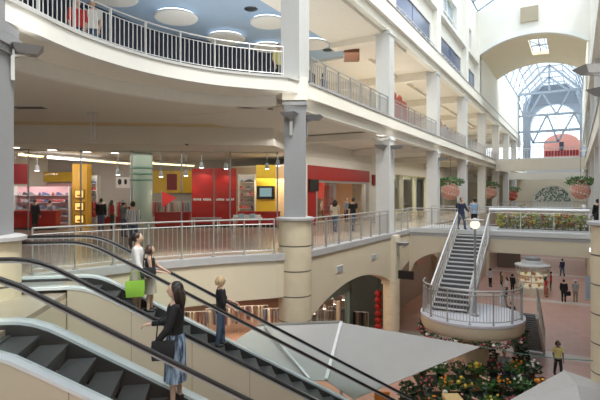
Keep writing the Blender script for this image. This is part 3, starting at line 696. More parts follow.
# glazed shops beyond
struct('window_15', MB().box(-14.68, 41.5, L1, -14.64, 62, 10.25), SHOPG)
mm = MB()
for y in (41.5, 45.2, 49.6, 54, 58, 62): mm.box(-14.85, y-.15, L1, -14.5, y+.15, 10.25)
struct('trim_36', mm, LGREY)
struct('wall_shop_green', MB().box(-19, 46, L1, -18.8, 50.5, 10.2), mat('lime_wall', (.50,.60,.10), .6))
struct('wall_shop_far', MB().box(-20.2, 37, L1, -20, 96, 10.3), mat('warm_cream', (.72,.58,.40), .6))
struct('wall_shop_row_far', MB().box(-14.9, 62, L1, -14.5, 96, 10.25), CREAM)
struct('ceiling_shops_far', MB().box(-20.2, 37, 10.25, -14.9, 96, 10.35), WALLW)
d = thing('standing_banner', 'grey panel hanging in the glazed shop past the red shopfront', 'panel', (-15.3, 46.6, L1+2.6)); MB().box(-.05,-1.0,0,.05,1.0,1.5).build('panel', GREYP, d); MB().box(-.02,-.9,1.5,.02,-.86,2.2).box(-.02,.86,1.5,.02,.9,2.2).build('cord', STEEL, d)
d = thing('standing_banner', 'warm lit cabinet in the glazed shop past the red shopfront', 'cabinet', (-18.2, 44.2, L1)); MB().box(-.3,-.9,0,.3,.9,2.3).build('case', CREAM, d); MB().box(.28,-.8,.5,.32,.8,2.2).build('lit_front', emi('warm_case', (1,.75,.35), 1.2), d)
# --- sports shop fittings
SHOEC = [mat('shoe_dark', (.05,.05,.06), .5), mat('shoe_red', (.45,.05,.05), .5), mat('shoe_grey', (.30,.30,.33), .5), mat('shoe_blue', (.08,.10,.25), .5)]
def shoe_mesh(m):
    b = MB(); pr = [(-.15,.0),(-.155,.03),(.15,.03),(.16,.0)]
    b.prism([(-.15,-.045),(.06,-.055),(.15,-.03),(.17,0),(.15,.03),(.06,.05),(-.15,.045)], 0, .035)
    for i, (x, w, h) in enumerate(((-.14,.038,.14),(-.05,.04,.145),(.02,.045,.10),(.09,.045,.075),(.155,.025,.05))):
        pass
    secs = [(-.145,.036,.13),(-.06,.04,.14),(.02,.045,.105),(.09,.045,.075),(.16,.02,.05)]; vs = []; fs = []
    for x, w, h in secs: vs += [(x,-w,.03),(x,-w*.8,h*.7),(x,0,h),(x,w*.8,h*.7),(x,w,.03)]
    for i in range(4):
        for j in range(4): a = i*5+j; fs.append((a,a+1,a+6,a+5))
        fs.append((i*5+4, i*5, i*5+5, i*5+9))
    fs += [(0,1,2,3,4), (20,24,23,22,21)]
    b.add(vs, fs); o = b.build('shoe', m); return o
protos = []
def shoes_on(X0, X1, Y, z, n, label, group, scale=1.3):
    for i in range(n):
        x, y = c2w(X0+(X1-X0)*(i+.5)/n, Y); k = random.randrange(4)
        if len(protos) < 4:
            o = shoe_mesh(SHOEC[len(protos)]); protos.append(o)
        else: o = protos[k].copy(); COL.objects.link(o)
        o.location = (x, y, z); o.rotation_euler = (0,0,YAW+random.choice((.3,-.3,pi+.2,-1.2))); o.scale = (scale,)*3
        tag(o, label, 'shoe', group)
def shelf_wall(label, X0, X1, Y, zs, backm, n, slabel, sgroup):
    x, y = c2w((X0+X1)/2, Y); w = (X1-X0)/2; t = thing('shoe_display', label, 'shelving', (x, y, L1), YAW)
    top = zs[-1]-L1+.5
    MB().box(-w-.05, .22, 0, w+.05, .27, top).build('back_panel', backm, t)
    for s in (-1, 1): MB().box(s*w-.03, -.2, 0, s*w+.03, .25, top).build('side_panel', SHELF, t)
    for z in zs:
        MB().box(-w+.03, -.1, z-L1-.03, w-.03, .22, z-L1).build('shelf', SHELF, t); shoes_on(X0+.05, X1-.05, Y, z, n, slabel, sgroup)
shelf_wall('wide white shoe shelving against the pink-lit wall left of the orange pillar', cX(15,28), cX(70.5,28), 28, [6.78+.40*i for i in range(5)], PINKLIT, 8, 'small sports shoe on the white shelves against the pink-lit wall', 'shoes on the pink wall shelves')
shelf_wall('narrow white shoe shelving right of the red wall panels', cX(239,31), cX(255,31), 31, [7.1+.42*i for i in range(6)], SHELF, 3, 'small sports shoe on the shelves between the red panels and the yellow panel', 'shoes on the narrow shelves')
shelf_wall('white shoe shelving right of the yellow screen panel', cX(277,31), cX(288,31), 31, [7.1+.42*i for i in range(6)], SHELF, 2, 'small sports shoe on the shelves right of the yellow panel', 'shoes right of the yellow panel')
shelf_wall('slim white shoe shelving right of the orange pillar', cX(91,30), cX(98,30), 30, [7.0+.42*i for i in range(6)], SHELF, 1, 'small sports shoe on the slim shelves right of the orange pillar', 'shoes right of the orange pillar')
t = camthing('display_pillar', 'orange pillar with three lit showcases in the sports shop', 'pillar', 82, 28.3, L1)
MB().box(-.43,-.3,0,.43,.3,3.75).build('pillar', ORA, t)
for i, py in enumerate((194, 206.5, 219)):
    z = zz(py, 28)-L1; q = MB().box(-.28,-.36,z-.25,.28,-.29,z+.25).build('showcase', BROWN, t); MB().box(-.23,-.37,z-.2,.23,-.355,z+.2).build('lit_back', WARME, q); MB().ell((.03,-.4,z-.08), (.16,.05,.07), 8, 6).build('shoe_sample', ORP, q)
def banner(label, px0, px1, py0, py1, Y, m, name='hanging_banner', th=.04, cords=True):
    z0, z1 = zz(py1, Y), zz(py0, Y); X0, X1 = cX(px0, Y), cX(px1, Y); x, y = c2w((X0+X1)/2, Y); t = thing(name, label, 'banner', (x, y, z0), YAW); w = (X1-X0)/2
    MB().box(-w,-th,0,w,th,z1-z0).build('cloth', m, t)
    if cords: MB().box(-w*.8,-.01,z1-z0,-w*.8+.02,.01,10.85-z0).box(w*.8-.02,-.01,z1-z0,w*.8,.01,10.85-z0).build('cord', STEEL, t)
    return t
banner('dark red banner hanging at the left end of the sports shop', 14, 27, 164, 184, 29, DRED)
banner('small dark red panel in front of the yellow wall', 167, 177, 174, 190, 31.5, DRED)
for lab, a, b in (('left of two tall bright red wall panels in the sports shop', 192, 213.3), ('right of two tall bright red wall panels in the sports shop', 215, 236.3)):
    t = banner(lab, a, b, 168.5, 224, 28.6, RED, 'wall_panel', .06, False); w = (cX(b,28.6)-cX(a,28.6))/2; z0 = zz(224, 28.6); zt = zz(199.5, 28.5)-z0
    m = MB()
    for k in range(11):
        if k != 5: m.box(-w*.86+k*w*.155, -.075, zt-random.uniform(.05,.08), -w*.86+k*w*.155+w*.11, -.06, zt+random.uniform(.04,.08))
    m.build('pale_line', SHELF, t)
    MB().box(-w, -.05, -(z0-L1), w, .05, 0).build('plinth', DARK, t)
t = camthing('pennant', 'bright red triangular pennant between clothes racks', 'banner', 168, 28.6, zz(207,29.2)); MB().prism_y([(-.35,0),(.5,.55),(-.35,.95)], -.02,.02).build('cloth', mat('bright_red_cloth', (.75,.03,.03), .6), t); MB().box(-.4,-.02,-(zz(207,29.2)-L1),-.35,.02,1.0).build('pole', STEEL, t)
def counter(label, px0, px1, Y, h=1.05, m=RED, d=.5):
    X0, X1 = cX(px0, Y), cX(px1, Y); x, y = c2w((X0+X1)/2, Y); t = thing('counter', label, 'counter', (x, y, L1), YAW); w = (X1-X0)/2
    MB().box(-w,-d/2,.12,w,d/2,h-.06).build('front', m, t); MB().box(-w-.04,-d/2-.04,h-.06,w+.04,d/2+.04,h).build('top', m, t); MB().box(-w+.05,-d/2+.05,0,w-.05,d/2-.05,.12).build('plinth', BLACK, t); return t
counter('red counter before the pink-lit shoe wall', 14, 58, 26.9); counter('red counter left of the red wall panels', 156, 190, 27.9, .95); counter('red counter under the yellow screen panel', 238, 280, 28.9, .95); counter('low red display block before the pale green column', 100, 131, 30.0, 1.2)
t = camthing('screen_panel', 'yellow panel carrying a screen at the right of the sports shop', 'panel', 266, 30, L1); MB().box(-.6,-.08,0,.6,.08,zz(165,30)-L1).build('panel', YEL, t); bz_ = MB().box(-.56,-.2,zz(199,30)-L1,.56,-.08,zz(186,30)-L1).build('bezel', BLACK, t); MB().box(-.38,-.215,zz(196.5,30)-L1,.36,-.2,zz(188,30)-L1).build('screen', SCREEN, bz_)
t = camthing('shop_column', 'round pale green banded column in the sports shop', 'column', 141.5, 28.2, L1); gm = mat('pale_green', (.50,.58,.50), .5); gd = mat('mid_green_band', (.22,.36,.28), .5)
MB().lathe(0,0,[(.62,0),(.62,4.38)],28).build('shaft', gm, t)
for z in (2.75, 3.1, 3.45): MB().lathe(0,0,[(.63,z),(.66,z+.03),(.66,z+.11),(.63,z+.14)],28).build('band', gd, t)
t = camthing('sign_board', 'white sign board with two dark round marks above the shop floor', 'sign', 123, 31, zz(188,31)); MB().box(-.45,-.03,0,.45,.03,.7).build('board', SHELF, t); MB().lathe(0,0,[(.01,-.01),(.13,0)],12); b = MB(); b.ell((-.2,-.04,.4),(.12,.02,.2),10,6); b.ell((.18,-.04,.4),(.1,.02,.18),10,6); b.build('dark_mark', BLACK, t); MB().box(-.4,-.01,.7,-.38,.01,10.85-zz(188,31)).box(.38,-.01,.7,.4,.01,10.85-zz(188,31)).build('cord', STEEL, t)
for i, px in enumerate((206, 247)):
    t = camthing('display_table', ['grey glass table before the red wall panels', 'white lit display table near the railing'][i], 'table', px, 24.6, L1, ); MB().box(-.75,-.35,.72,.75,.35,.78).build('top', [GREYP, SHELF][i], t)
    for sx in (-.65,.65):
        for sy in (-.28,.28): MB().box(sx-.03,sy-.03,0,sx+.03,sy+.03,.72).build('leg', STEEL, t)
    if i:
        for k in range(5): x, y = ahead(px-11+k*5.5, 24.5); o = MB().box(-.13,-.12,0,.13,.12,.16+.05*(k%2)).build('goods_box', [SHELF, mat('pale_blue_box', (.45,.62,.72), .5)][k % 2]); o.location = (x, y, L1+.78); o.rotation_euler.z = YAW; tag(o, ['white','pale blue'][k % 2]+' box on the white display table, '+NTH[k]+' from the left', 'box', 'boxes on the display table')
# shop lights
def tube(label, p0, p1, m=TUBEY, z=10.62, w=.34):
    a, b = (*c2w(*p0), z), (*c2w(*p1), z); t = thing('ceiling_light', label, 'light', a, 0, 'long shop ceiling lights'); MB().bar(a, b, w+.1, .08).build('housing', LGREY, t, True); c = Vector((0,0,-.05)); MB().bar(vec(a)+c, vec(b)+c, w, .14).build('diffuser', m, t, True)
tube('long warm light trough at the left of the sports shop, its outer end', (-14.9,25.6), (-14.5,26.9)); tube('brilliant white middle length of the long shop light trough', (-14.4,27.6), (-13.5,29.4), TUBEW, w=.42); tube('warm inner end of the long shop light trough, above the orange pillar', (-13.4,29.6), (-11.9,33.4)); tube('short warm light trough above the yellow wall', (-9.6,31.2), (-7.6,34), z=10.5)
def spot(label, px, py, Y=27.9):
    z = zz(py, Y); t = camthing('spotlight', label, 'light', px, Y, z, 'shop spotlights'); s_ = MB().lathe(0,0,[(.13,-.16),(.1,.1),(.04,.16)],14).build('shade', GREYP, t); MB().lathe(0,0,[(.11,-.175),(.11,-.16)],14).build('lamp', SPOTE, s_); MB().box(-.02,-.02,.16,.02,.02,10.85-z).build('stem', GREYP, t)
    d = bpy.data.lights.new('spotlight_beam', 'SPOT'); d.energy = 35; d.spot_size = R(95); d.color = (1,.9,.75); d.shadow_soft_size = .1; o = bpy.data.objects.new('spotlight_beam', d); COL.objects.link(o); o.parent = t; o.location = (0,0,-.25); o.rotation_euler = (R(22),0,0)
for lab, px, py in (('spotlight above the left tall red panel', 201.5, 165), ('spotlight above the right tall red panel', 226, 166), ('spotlight above the yellow screen panel', 267, 166), ('spotlight right of the yellow screen panel', 278, 163), ('bright spotlight left of the orange pillar', 37, 168), ('spotlight left of the pale green column', 118, 172), ('spotlight over the yellow wall at left', 161, 174), ('spotlight over the yellow wall at right', 186, 173)): spot(lab, px, py)
def downlight(label, px, py, z, m=DOWNE, grp='recessed ceiling downlights', r=.16):
    Y = (z-EYE)*F/(HOR-py); x, y = ahead(px, Y); t = thing('downlight', label, 'light', (x, y, z-.03), 0, grp); MB().lathe(0,0,[(r+.06,0),(r+.06,.04)],20).build('rim', LGREY, t); MB().lathe(0,0,[(r,-.012),(r,.0)],20).build('lamp', m, t)
for lab, px, py in (('downlight at the left end of the shop bulkhead', 15, 147), ('downlight on the shop bulkhead above the shoe wall', 52, 149.5), ('downlight on the shop bulkhead above the orange pillar', 87, 151.5), ('downlight on the shop bulkhead left of the green column', 115, 152.5)): downlight(lab, px, py, 10.85, r=.22)
def vent(label, px, py, z, w, d): 
    Y = (z-EYE)*F/(HOR-py); x, y = ahead(px, Y); t = thing('ceiling_vent', label, 'vent', (x, y, z-.03), YAW, 'dark ceiling vents'); MB().box(-w,-d,0,w,d,.03).build('frame', LGREY, t)
    m = MB()
    for i in range(5): m.box(-w*.9, -d*.85+i*d*.36, -.012, w*.9, -d*.85+i*d*.36+d*.24, 0)
    m.build('slats', DARK, t)
vent('dark ceiling vent at the far left of the first gallery ceiling', 30, 107, 11.72, .6, .22); vent('dark ceiling vent near the middle of the first gallery ceiling', 146, 125.5, 11.80, .4, .2)
for i, (px, py) in enumerate(((64,115.5),(74,117.5),(122,123.5),(174,128.5),(240,132.5),(187,145))):
    Y = ((11.8 if i < 5 else 10.85)-EYE)*F/(HOR-py); x, y = ahead(px, Y); o = MB().lathe(0,0,[(.1,-.03),(.13,0),(.13,.02)],16).build('ceiling_speaker', DARK); o.location = (x, y, (11.79 if i < 5 else 10.84)-.0); tag(o, 'small dark round fitting in the first gallery ceiling, '+NTH[i]+' from the left', 'fitting', 'small round ceiling fittings')
t = camthing('hanging_sign_holder', 'thin empty sign frame hanging on two rods from the first gallery ceiling', 'frame', 94.5, 19.2, zz(140, 19.2)); zt = 11.72-zz(140,19.2)
MB().box(-.16,-.015,0,-.13,.015,zt).build('rod', STEEL, t); MB().box(.0,-.015,0,.03,.015,zt).build('rod', STEEL, t); MB().box(-.28,-.03,-.03,.22,.03,.0).build('bar', STEEL, t); MB().box(-.25,-.1,zt-.06,.15,.1,zt).build('ceiling_plate', LGREY, t)
# ================================================================ GALLERY CEILING DISCS AND FITTINGS ON LEVEL TWO
def disc(label, px, py, wpx, z=16.75):
    Y = (z-EYE)*F/(HOR-py); x, y = ahead(px, Y); r = wpx/2*Y/F; t = thing('disc_light', label, 'light', (x, y, z), 0, 'round ceiling discs')
    MB().lathe(0,0,[(r-.05,-.04),(r,0),(r,.06),(r-.08,.08)],40).build('disc', DISC, t); b = MB()
    pts = [((r-.14)*cos(2*pi*i/32), (r-.14)*sin(2*pi*i/32), .13) for i in range(32)]; b.tube(pts, .035, 6, True); b.build('ring_lamp', RINGE, t); MB().lathe(0,0,[(.1,.08),(.1,.25)],12).build('stem', STEEL, t)
for a in (('large pale disc light at the top left on the blue ceiling', 176, 18, 43), ('pale disc light in the middle of the blue ceiling', 226, 39, 38), ('pale disc light just left of the centre column on the blue ceiling', 268, 23, 36), ('pale disc light behind the centre column at its right', 312, 45, 34), ('lower small disc light left of the centre column', 268, 48, 30), ('pale disc light at the top edge above the curved railing', 114, -2, 46)): disc(*a)
for lab, px, py in (('dark oval vent between two disc lights', 251, 9), ('dark oval vent right of the centre column', 328, 50)):
    Y = (17-EYE)*F/(HOR-py); x, y = ahead(px, Y); o = MB().lathe(0,0,[(.2,-.05),(.3,-.02),(.32,0)],24).build('ceiling_vent', DARK); o.location = (x, y, 16.95); tag(o, lab+' on the blue ceiling', 'vent', 'dark vents in the blue ceiling')
t = camthing('hanging_sign', 'blank brown wooden box sign hanging above the upper gallery', 'sign', 351.5, 26.5, zz(61, 26.5)); MB().box(-.42,-.2,0,.42,.2,.62).build('box', BROWN, t); MB().box(-.3,-.02,.62,-.27,.02,16.85-zz(61,26.5)).box(.27,-.02,.62,.3,.02,16.85-zz(61,26.5)).build('cord', STEEL, t)
for i in range(9):
    y = 24.8+(i//3)*9.6+(i % 3)*2.7; o = MB().lathe(0,0,[(.22,-.03),(.28,0),(.28,.03)],16).build('ceiling_downlight', emi('amber_lamp', (1,.6,.2), 1.5)); o.location = (-11.2, y, 16.83); tag(o, 'amber downlight in the cream upper gallery ceiling, '+NTH[i]+' from the centre column', 'light', 'amber gallery downlights')
def bench(label, x, y, n):
    t = thing('high_bench', label, 'bench', (x, y, L2), 0, 'red benches on the upper gallery'); MB().box(-.3,-n/2,.15,.3,n/2,.48).build('seat', DRED, t); MB().box(.2,-n/2,.48,.34,n/2,1.6).build('backrest', mat('rust_red', (.32,.07,.045), .6), t); MB().box(-.28,-n/2+.02,0,.3,n/2-.02,.15).build('plinth', BLACK, t)
    for k in range(int(n)): MB().ell((.27,-n/2+.5+k,1.68),(.12,.28,.2),10,8).build('headrest', mat('rust_red', (.32,.07,.045), .6), t)
bench('long rust red bench behind the upper railing, right of the first pale column', -9.1, 26.2, 3.6); bench('short rust red bench further along behind the upper railing', -9.2, 36.0, 2.0)
# ================================================================ GROUND FLOOR SHOPS
struct('wall_ground_shop', MB().box(-11.6, 19.0, 2.85, -11.3, 25.6, 3.65).box(-11.6, 25.4, 0, -11.3, 33.5, 5.9), TEAL)
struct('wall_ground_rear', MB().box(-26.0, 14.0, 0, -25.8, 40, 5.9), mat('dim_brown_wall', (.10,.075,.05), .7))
struct('window_16', MB().box(-11.46, 19.0, 0, -11.44, 25.4, 2.85), SHOPG)
for i in range(5):
    t = thing('spotlight', f'small white spotlight on the teal band under the arch, {NTH[i]} from the left', 'light', (-11.1, 19.5+i*1.15, 2.62), 0, 'spotlights on the teal band'); MB().lathe(0,0,[(.09,0),(.06,.2)],12).build('shade', SHELF, t); MB().lathe(0,0,[(.08,-.012),(.08,0)],12).build('lamp', SPOTE, t); MB().box(-.25,-.02,.2,.02,.02,.24).build('bracket', STEEL, t)
t = thing('lantern_string', 'string of red paper lanterns hanging in the arch beside the stone column', 'lantern', (-9.3, 24.7, .95)); MB().tube([(0,0,0),(0,0,4.9)], .012, 6).build('cord', BLACK, t)
for k in range(6): MB().ell((0,0,.3+k*.36), (.19,.19,.19), 14, 10).build('lantern', RED, t)
t = thing('sign_bracket', 'blank black sign sticking out from the column under the bridge', 'sign', (XF+.1, COLY[1]+.1, 4.15)); MB().box(0,-.06,0,.95,.06,.42).build('panel', BLACK, t); MB().box(-.12,-.09,-.25,0,.09,.6).build('bracket', BROWN, t)
tag(MB().box(-10.2, 21.3, 0, -10.05, 21.45, 3.2).build('post', CREAM), 'slim cream post left of the red lanterns', 'post')
GC = [mat('cloth_'+n, c, .8, var=.1) for n, c in (('black',(.03,.03,.035)),('cream',(.60,.52,.42)),('rose',(.50,.28,.28)),('brown',(.22,.14,.10)),('grey',(.28,.28,.30)),('white',(.72,.70,.68)),('plum',(.20,.08,.14)),('blue',(.14,.19,.32)))]
GR = [mat('cloth_scarlet', (.5,.04,.04), .8), mat('cloth_scarlet', (.5,.04,.04), .8), mat('cloth_orange', (.6,.25,.05), .8)]
def garment(loc, rz, h, m, label, group):
    b = MB(); w = .2; secs = [(0,.24,.05),(h*.35,.20,.055),(h*.75,.21,.06),(h*.95,.19,.05),(h,.05,.03)]
    b.lathe(0,0,[(1,0)]*0+[(s[1],s[0]) for s in secs], 12, sx=1, sy=.28); o = b.build('garment', m); o.location = loc; o.rotation_euler.z = rz; tag(o, label, 'clothing', group)
def rack(label, px, py, n, rz, w, llab, grp, z0=0.0):
    x, y = ground(px, py, z0); t = thing('clothes_rack', label, 'rack', (x, y, z0), rz, 'clothes racks')
    MB().tube([(-w,0,1.55),(w,0,1.55)], .025, 8).build('rail', STEEL, t)
    for s in (-1,1): MB().tube([(s*w,0,.05),(s*w,0,1.55)], .025, 8).build('upright', STEEL, t); MB().box(s*w-.03,-.3,0,s*w+.03,.3,.05).build('foot', STEEL, t)
    for i in range(n):
        d = Vector((cos(rz), sin(rz)))*(-w+.12+(2*w-.24)*i/(n-1)); h = random.uniform(.75, 1.1); garment((x+d.x, y+d.y, z0+1.56-h), rz+pi/2+random.uniform(-.3,.3), h, random.choice(GC), llab, grp)
for k, (px, py, n, w) in enumerate(((196,338,8,.9),(222,334,9,1.0),(250,331,10,1.1),(276,334,7,.8))): rack(f'clothes rack on the ground floor behind the escalator, {NTH[k]} from the left', px, py, n, YAW+.15, w, 'garment on the racks beyond the escalator, left of the centre column', 'garments left of the centre column')
for k, (px, py, n, w) in enumerate(((322,336,7,.8),(341,333,7,.8),(358,338,5,.6))): rack(f'clothes rack under the arch, {NTH[k]} from the left', px, py, n, YAW-.3, w, 'garment on the racks under the arch right of the centre column', 'garments under the arch')
for k, px in enumerate((97, 109, 121, 157, 170, 184)):
    x, y = ahead(px, 29.3); t = thing('clothes_rack', 'low clothes rack on the sports shop floor, '+NTH[k]+' from the left', 'rack', (x, y, L1), YAW+.2, 'low racks in the sports shop'); MB().box(-.38,-.02,1.5,.38,.02,1.54).build('rail', STEEL, t); MB().box(-.38,-.25,0,-.34,.25,.04).box(-.38,-.02,0,-.34,.02,1.5).build('upright', STEEL, t); MB().box(.34,-.25,0,.38,.25,.04).box(.34,-.02,0,.38,.02,1.5).build('upright', STEEL, t)
    for i in range(4):
        d = Vector((cos(YAW+.2), sin(YAW+.2)))*(-.27+.18*i); garment((x+d.x, y+d.y, L1+.62), YAW+1.7, .9, random.choice(GC+GR), 'garment on the low racks in the sports shop', 'garments in the sports shop')
struct('wall_ground_mid', MB().box(-11.6, 33.5, 0, -11.3, 44.2, 5.5), mat('grey_pink_wall', (.42,.36,.33), .6))
x, y = ground(421.5, 285); tag(MB().box(-11.3, 38.6, 2.6, -11.24, 40.6, 4.0).build('wall_poster', mat('dusty_pink_poster', (.55,.32,.28), .6)), 'dusty pink poster on the grey wall beneath the bridge at the left', 'poster')
# far ground floor: shutter, white kiosk, posters
tag(MB().box(-7.8, 59.0, 0, -5.4, 59.2, 3.0).build('roller_shutter', SHUT), 'dark brown roller shutter facing the hall behind the round kiosk', 'shutter')
struct('wall_ground_left', MB().box(-8.6, 44, 0, -8.05, 96, 5.5), mat('pink_plaster', (.62,.48,.42), .6))
kx, ky = ground(532.5, 292.5)
kt = thing('display_kiosk', 'round glass kiosk of lit goods under the bridge with a disc roof', 'kiosk', (kx, ky, 0))
MB().lathe(0,0,[(1.35,0),(1.35,.5),(1.3,.55)],8).build('base', CREAM, kt); gc_ = MB().lathe(0,0,[(1.28,.55),(1.28,2.2)],8).build('glass_case', SHOPG, kt)
m = MB()
for z in (.56, 1.05, 1.55): m.lathe(0,0,[(1.15,z),(1.15,z+.03)],8)
m.build('shelves', emi('kiosk_shelf_light', (1,.85,.6), .5), gc_)
for i in range(8): a = 2*pi*i/8; MB().bar((1.3*cos(a),1.3*sin(a),.5),(1.3*cos(a),1.3*sin(a),2.25), .06).build('frame_post', STEEL, kt)
MB().lathe(0,0,[(.7,2.2),(1.35,2.25),(1.42,2.32),(1.4,2.42),(.9,2.5),(.8,2.75),(.2,2.8)],24).build('roof', LGREY, kt)
MB().lathe(0,0,[(.62,2.8),(.62,3.0),(.5,3.05)],16).build('lantern_top', GREYP, kt)
for k in range(30):
    a = k*2.4; r_ = .75+.25*(k % 2); o = MB().ell((0,0,.14),(.11,.11,.15),8,6).build('ornament', random.choice([ORP, YLP, CORAL, WHP])); o.location = (kx+r_*cos(a), ky+r_*sin(a), (.59, 1.08, 1.58)[k % 3]); tag(o, 'small bright ornament on the lit shelves inside the round kiosk', 'ornament', 'ornaments in the kiosk')
x, y = ground(588.5, 300); t = thing('standing_sign', 'pale blue standing board by the right wall on the ground floor', 'sign', (x, y, 0), YAW); MB().box(-.25,-.04,.1,.25,.04,1.9).build('board', mat('pale_blue', (.45,.58,.72), .4), t); MB().box(-.3,-.2,0,.3,.2,.1).build('foot', STEEL, t)
t = thing('wall_screen', 'dark screen on the right wall under the bridge', 'screen', (2.4, 46.0, 2.3), 0); MB().box(-.08,-.9,0,.08,.9,1.1).build('panel', DARK, t); MB().box(.08,-.2,.4,.2,.2,.7).build('bracket', STEEL, t)
for lab, y, z in (('small grey grille on the arcade wall near the centre column', 17.2, 5.38), ('small grey grille on the arcade wall above the arch crown', 20.9, 5.42), ('small grey grille right of the low metal uplight', 25.4, 5.6)):
    t = thing('wall_grille', lab, 'vent', (XF+.02, y, z), 0, 'grilles on the arcade wall'); MB().box(-.02,-.3,0,.015,.3,.26).build('frame', LGREY, t); m = MB()
    for k in range(4): m.box(.014,-.26,.03+k*.055,.022,.26,.06+k*.055)
    m.build('slats', GREYP, t)
t = thing('floodlight', 'small white floodlight under the bridge at the right', 'light', (XR-.1, brY0-.1, 5.75)); MB().box(-.22,-.12,0,.12,.1,.2).build('housing', SHELF, t); MB().box(-.2,-.13,.02,.1,-.12,.18).build('lens', emi('flood_lens', (1,.95,.9), 3), t)
LEAF3 = mat('leaf_grey_green', (.42,.46,.30), .6, var=.3, scale=9)
LEAF4 = mat('leaf_yellow_green', (.38,.45,.16), .6, var=.3, scale=9)
# ================================================================ PLANTS
bed = thing('planter_trough', 'long low stone planter along the bridge railing', 'planter', ((-3.7+XR)/2, brY0+1.15, L1)); w = (XR+3.7)/2-.1
MB().box(-w,-.45,0,w,-.38,.2).box(-w,.38,0,w,.45,.2).box(-w,-.38,0,-w+.07,.38,.2).box(w-.07,-.38,0,w,.38,.2).build('wall', LGREY, bed); MB().box(-w+.07,-.38,.02,w-.07,.38,.15).build('soil', mat('dark_soil', (.05,.035,.025), .9), bed)
bl = [('yellow', YLP), ('pink', PINK), ('white', WHP), ('lilac', LILAC), ('red', REDP)]
for i in range(16):
    nm2, pm = bl[(0,1,3,0,2,4,0,3,1,2,0,4,1,0,2,3)[i]]; x = -3.45+i*(XR+3.2)/15.5
    t = thing('flowering_plant', f'bushy plant with {nm2} flowers in the bridge planter, {NTH[i]} from the left', 'plant', (x, brY0+1.15, L1+.15), 0, 'plants in the bridge planter')
    m = MB(); m.leaves((0,0,.46), (.24,.40,.46), 190, .09); m.build('foliage', [LEAF4, LEAF3][i % 2], t); m = MB()
    for _ in range(20): m.ell((random.uniform(-.22,.22), random.uniform(-.42,.2), random.uniform(.2,.9)), (.045,.04,.035), 7, 5)
    m.build('blossoms', pm, t); MB().tube([(0,0,-.02),(0,0,.4)], .02, 6).build('stem', BROWN, t)
def ball(label, x, y, z, r, ztop, fl_m=CORAL):
    t = thing('hanging_flower_ball', label, 'flower ball', (x, y, z), 0, 'hanging flower balls')
    m = MB(); random.seed(int(y)); n = 170
    for i in range(n):
        u = 1-2*(i+.5)/n; a = i*2.39996; q = sqrt(1-u*u); m.ell((r*q*cos(a)*.92, r*q*sin(a)*.92, r*u*.88), (r*.15,r*.15,r*.13), 6, 4)
    m.build('blossoms', fl_m, t); m = MB()
    for i in range(0, n, 4): u = 1-2*(i+.5)/n; a = i*2.39996+.2; q = sqrt(1-u*u); m.ell((r*q*cos(a)*1.0, r*q*sin(a)*1.0, r*u*.95), (r*.10,r*.10,r*.09), 6, 4)
    m.build('pale_blossoms', WHP, t); MB().ell((0,0,0), (r*.86,r*.86,r*.8), 16, 10).build('core', fl_m, t)
    m = MB(); m.leaves((0,0,r*1.15), (r*1.75,r*1.5,r*.62), 330, r*.2); m.build('greenery', LEAF, t); MB().tube([(0,0,r*.8),(0,0,ztop-z)], .012, 6).build('cord', BLACK, t)
    m = MB(); m.tube([(r*1.35*cos(2*pi*i/24), r*1.35*sin(2*pi*i/24), r*1.2) for i in range(24)], .03, 6, True); m.build('ring', BROWN, t)
ball('nearest coral flower ball hanging in the arcade beyond the stair head', XF-.35, 38.1, zz(191.6,37.2), .66, 11.6); ball('second coral flower ball hanging further down the arcade', XF-.35, 57.8, zz(192.6,57), .72, 11.6); ball('deep red flower ball farthest down the arcade', XF-.4, 79.5, zz(195.6,76), .8, 11.6, mat('deep_coral', (.62,.12,.08), .6, var=.2))
bx, by = ahead(580.5, 33.5); ball('coral flower ball hanging at the right above the bridge', bx, by, zz(191,33.5), .60, 11.45)
tag(MB().box(bx-.05, by-.05, 11.4, XR+.1, by+.05, 11.5).build('bracket_arm', STEEL), 'steel arm holding the right-hand flower ball', 'bracket')
# white mosaic fan on the far crossing
fx, fy = ahead(552.5, 55); t = thing('mosaic_arch', 'white half-round screen speckled with green behind the bridge flowers', 'screen', (fx, fy, L1))
hp = [(2.05*cos(pi*i/24), 1.95*sin(pi*i/24)+1.0) for i in range(25)]; MB().prism_y([(2.05,0)]+hp+[(-2.05,0)], -.06,.06).build('panel', mat('mosaic_white', (.74,.76,.74), .5), t); m = MB(); random.seed(3)
for _ in range(260):
    a = random.uniform(.05, pi-.05); q = sqrt(random.random())*.94; m.obox((2.0*q*cos(a), -.065, 1.02+1.88*q*sin(a)), (random.uniform(.08,.2), .02, random.uniform(.06,.14)), Matrix.Rotation(random.uniform(0,3), 3, 'Y'))
m.build('mosaic_pieces', mat('mosaic_green', (.12,.26,.20), .5), t)
# billboard beyond the vault
x, y = ahead(561.5, 86.5); t = thing('arched_billboard', 'pink arched board with a dark red base seen through the end window', 'billboard', (x, y, 15.0))
hp = [(2.9*cos(pi*i/20), 2.3+1.9*sin(pi*i/20)) for i in range(21)]; MB().prism_y([(2.9,0)]+hp+[(-2.9,0)], -.1,.1).build('board', mat('pale_red_board', (.66,.30,.25), .6), t); MB().box(-2.7,-.16,.2,2.7,-.1,1.15).build('base_band', DRED, t); MB().box(-.35,-.16,1.15,.35,-.1,2.7).lathe(0,0,[(0.01,2.9),(.01,2.91)],6).build('dark_panel', NAVY, t)
for sx in (-2.2, 2.2): MB().box(sx-.08, .1, 0, sx+.08, .5, .12).build('foot', STEEL, t)
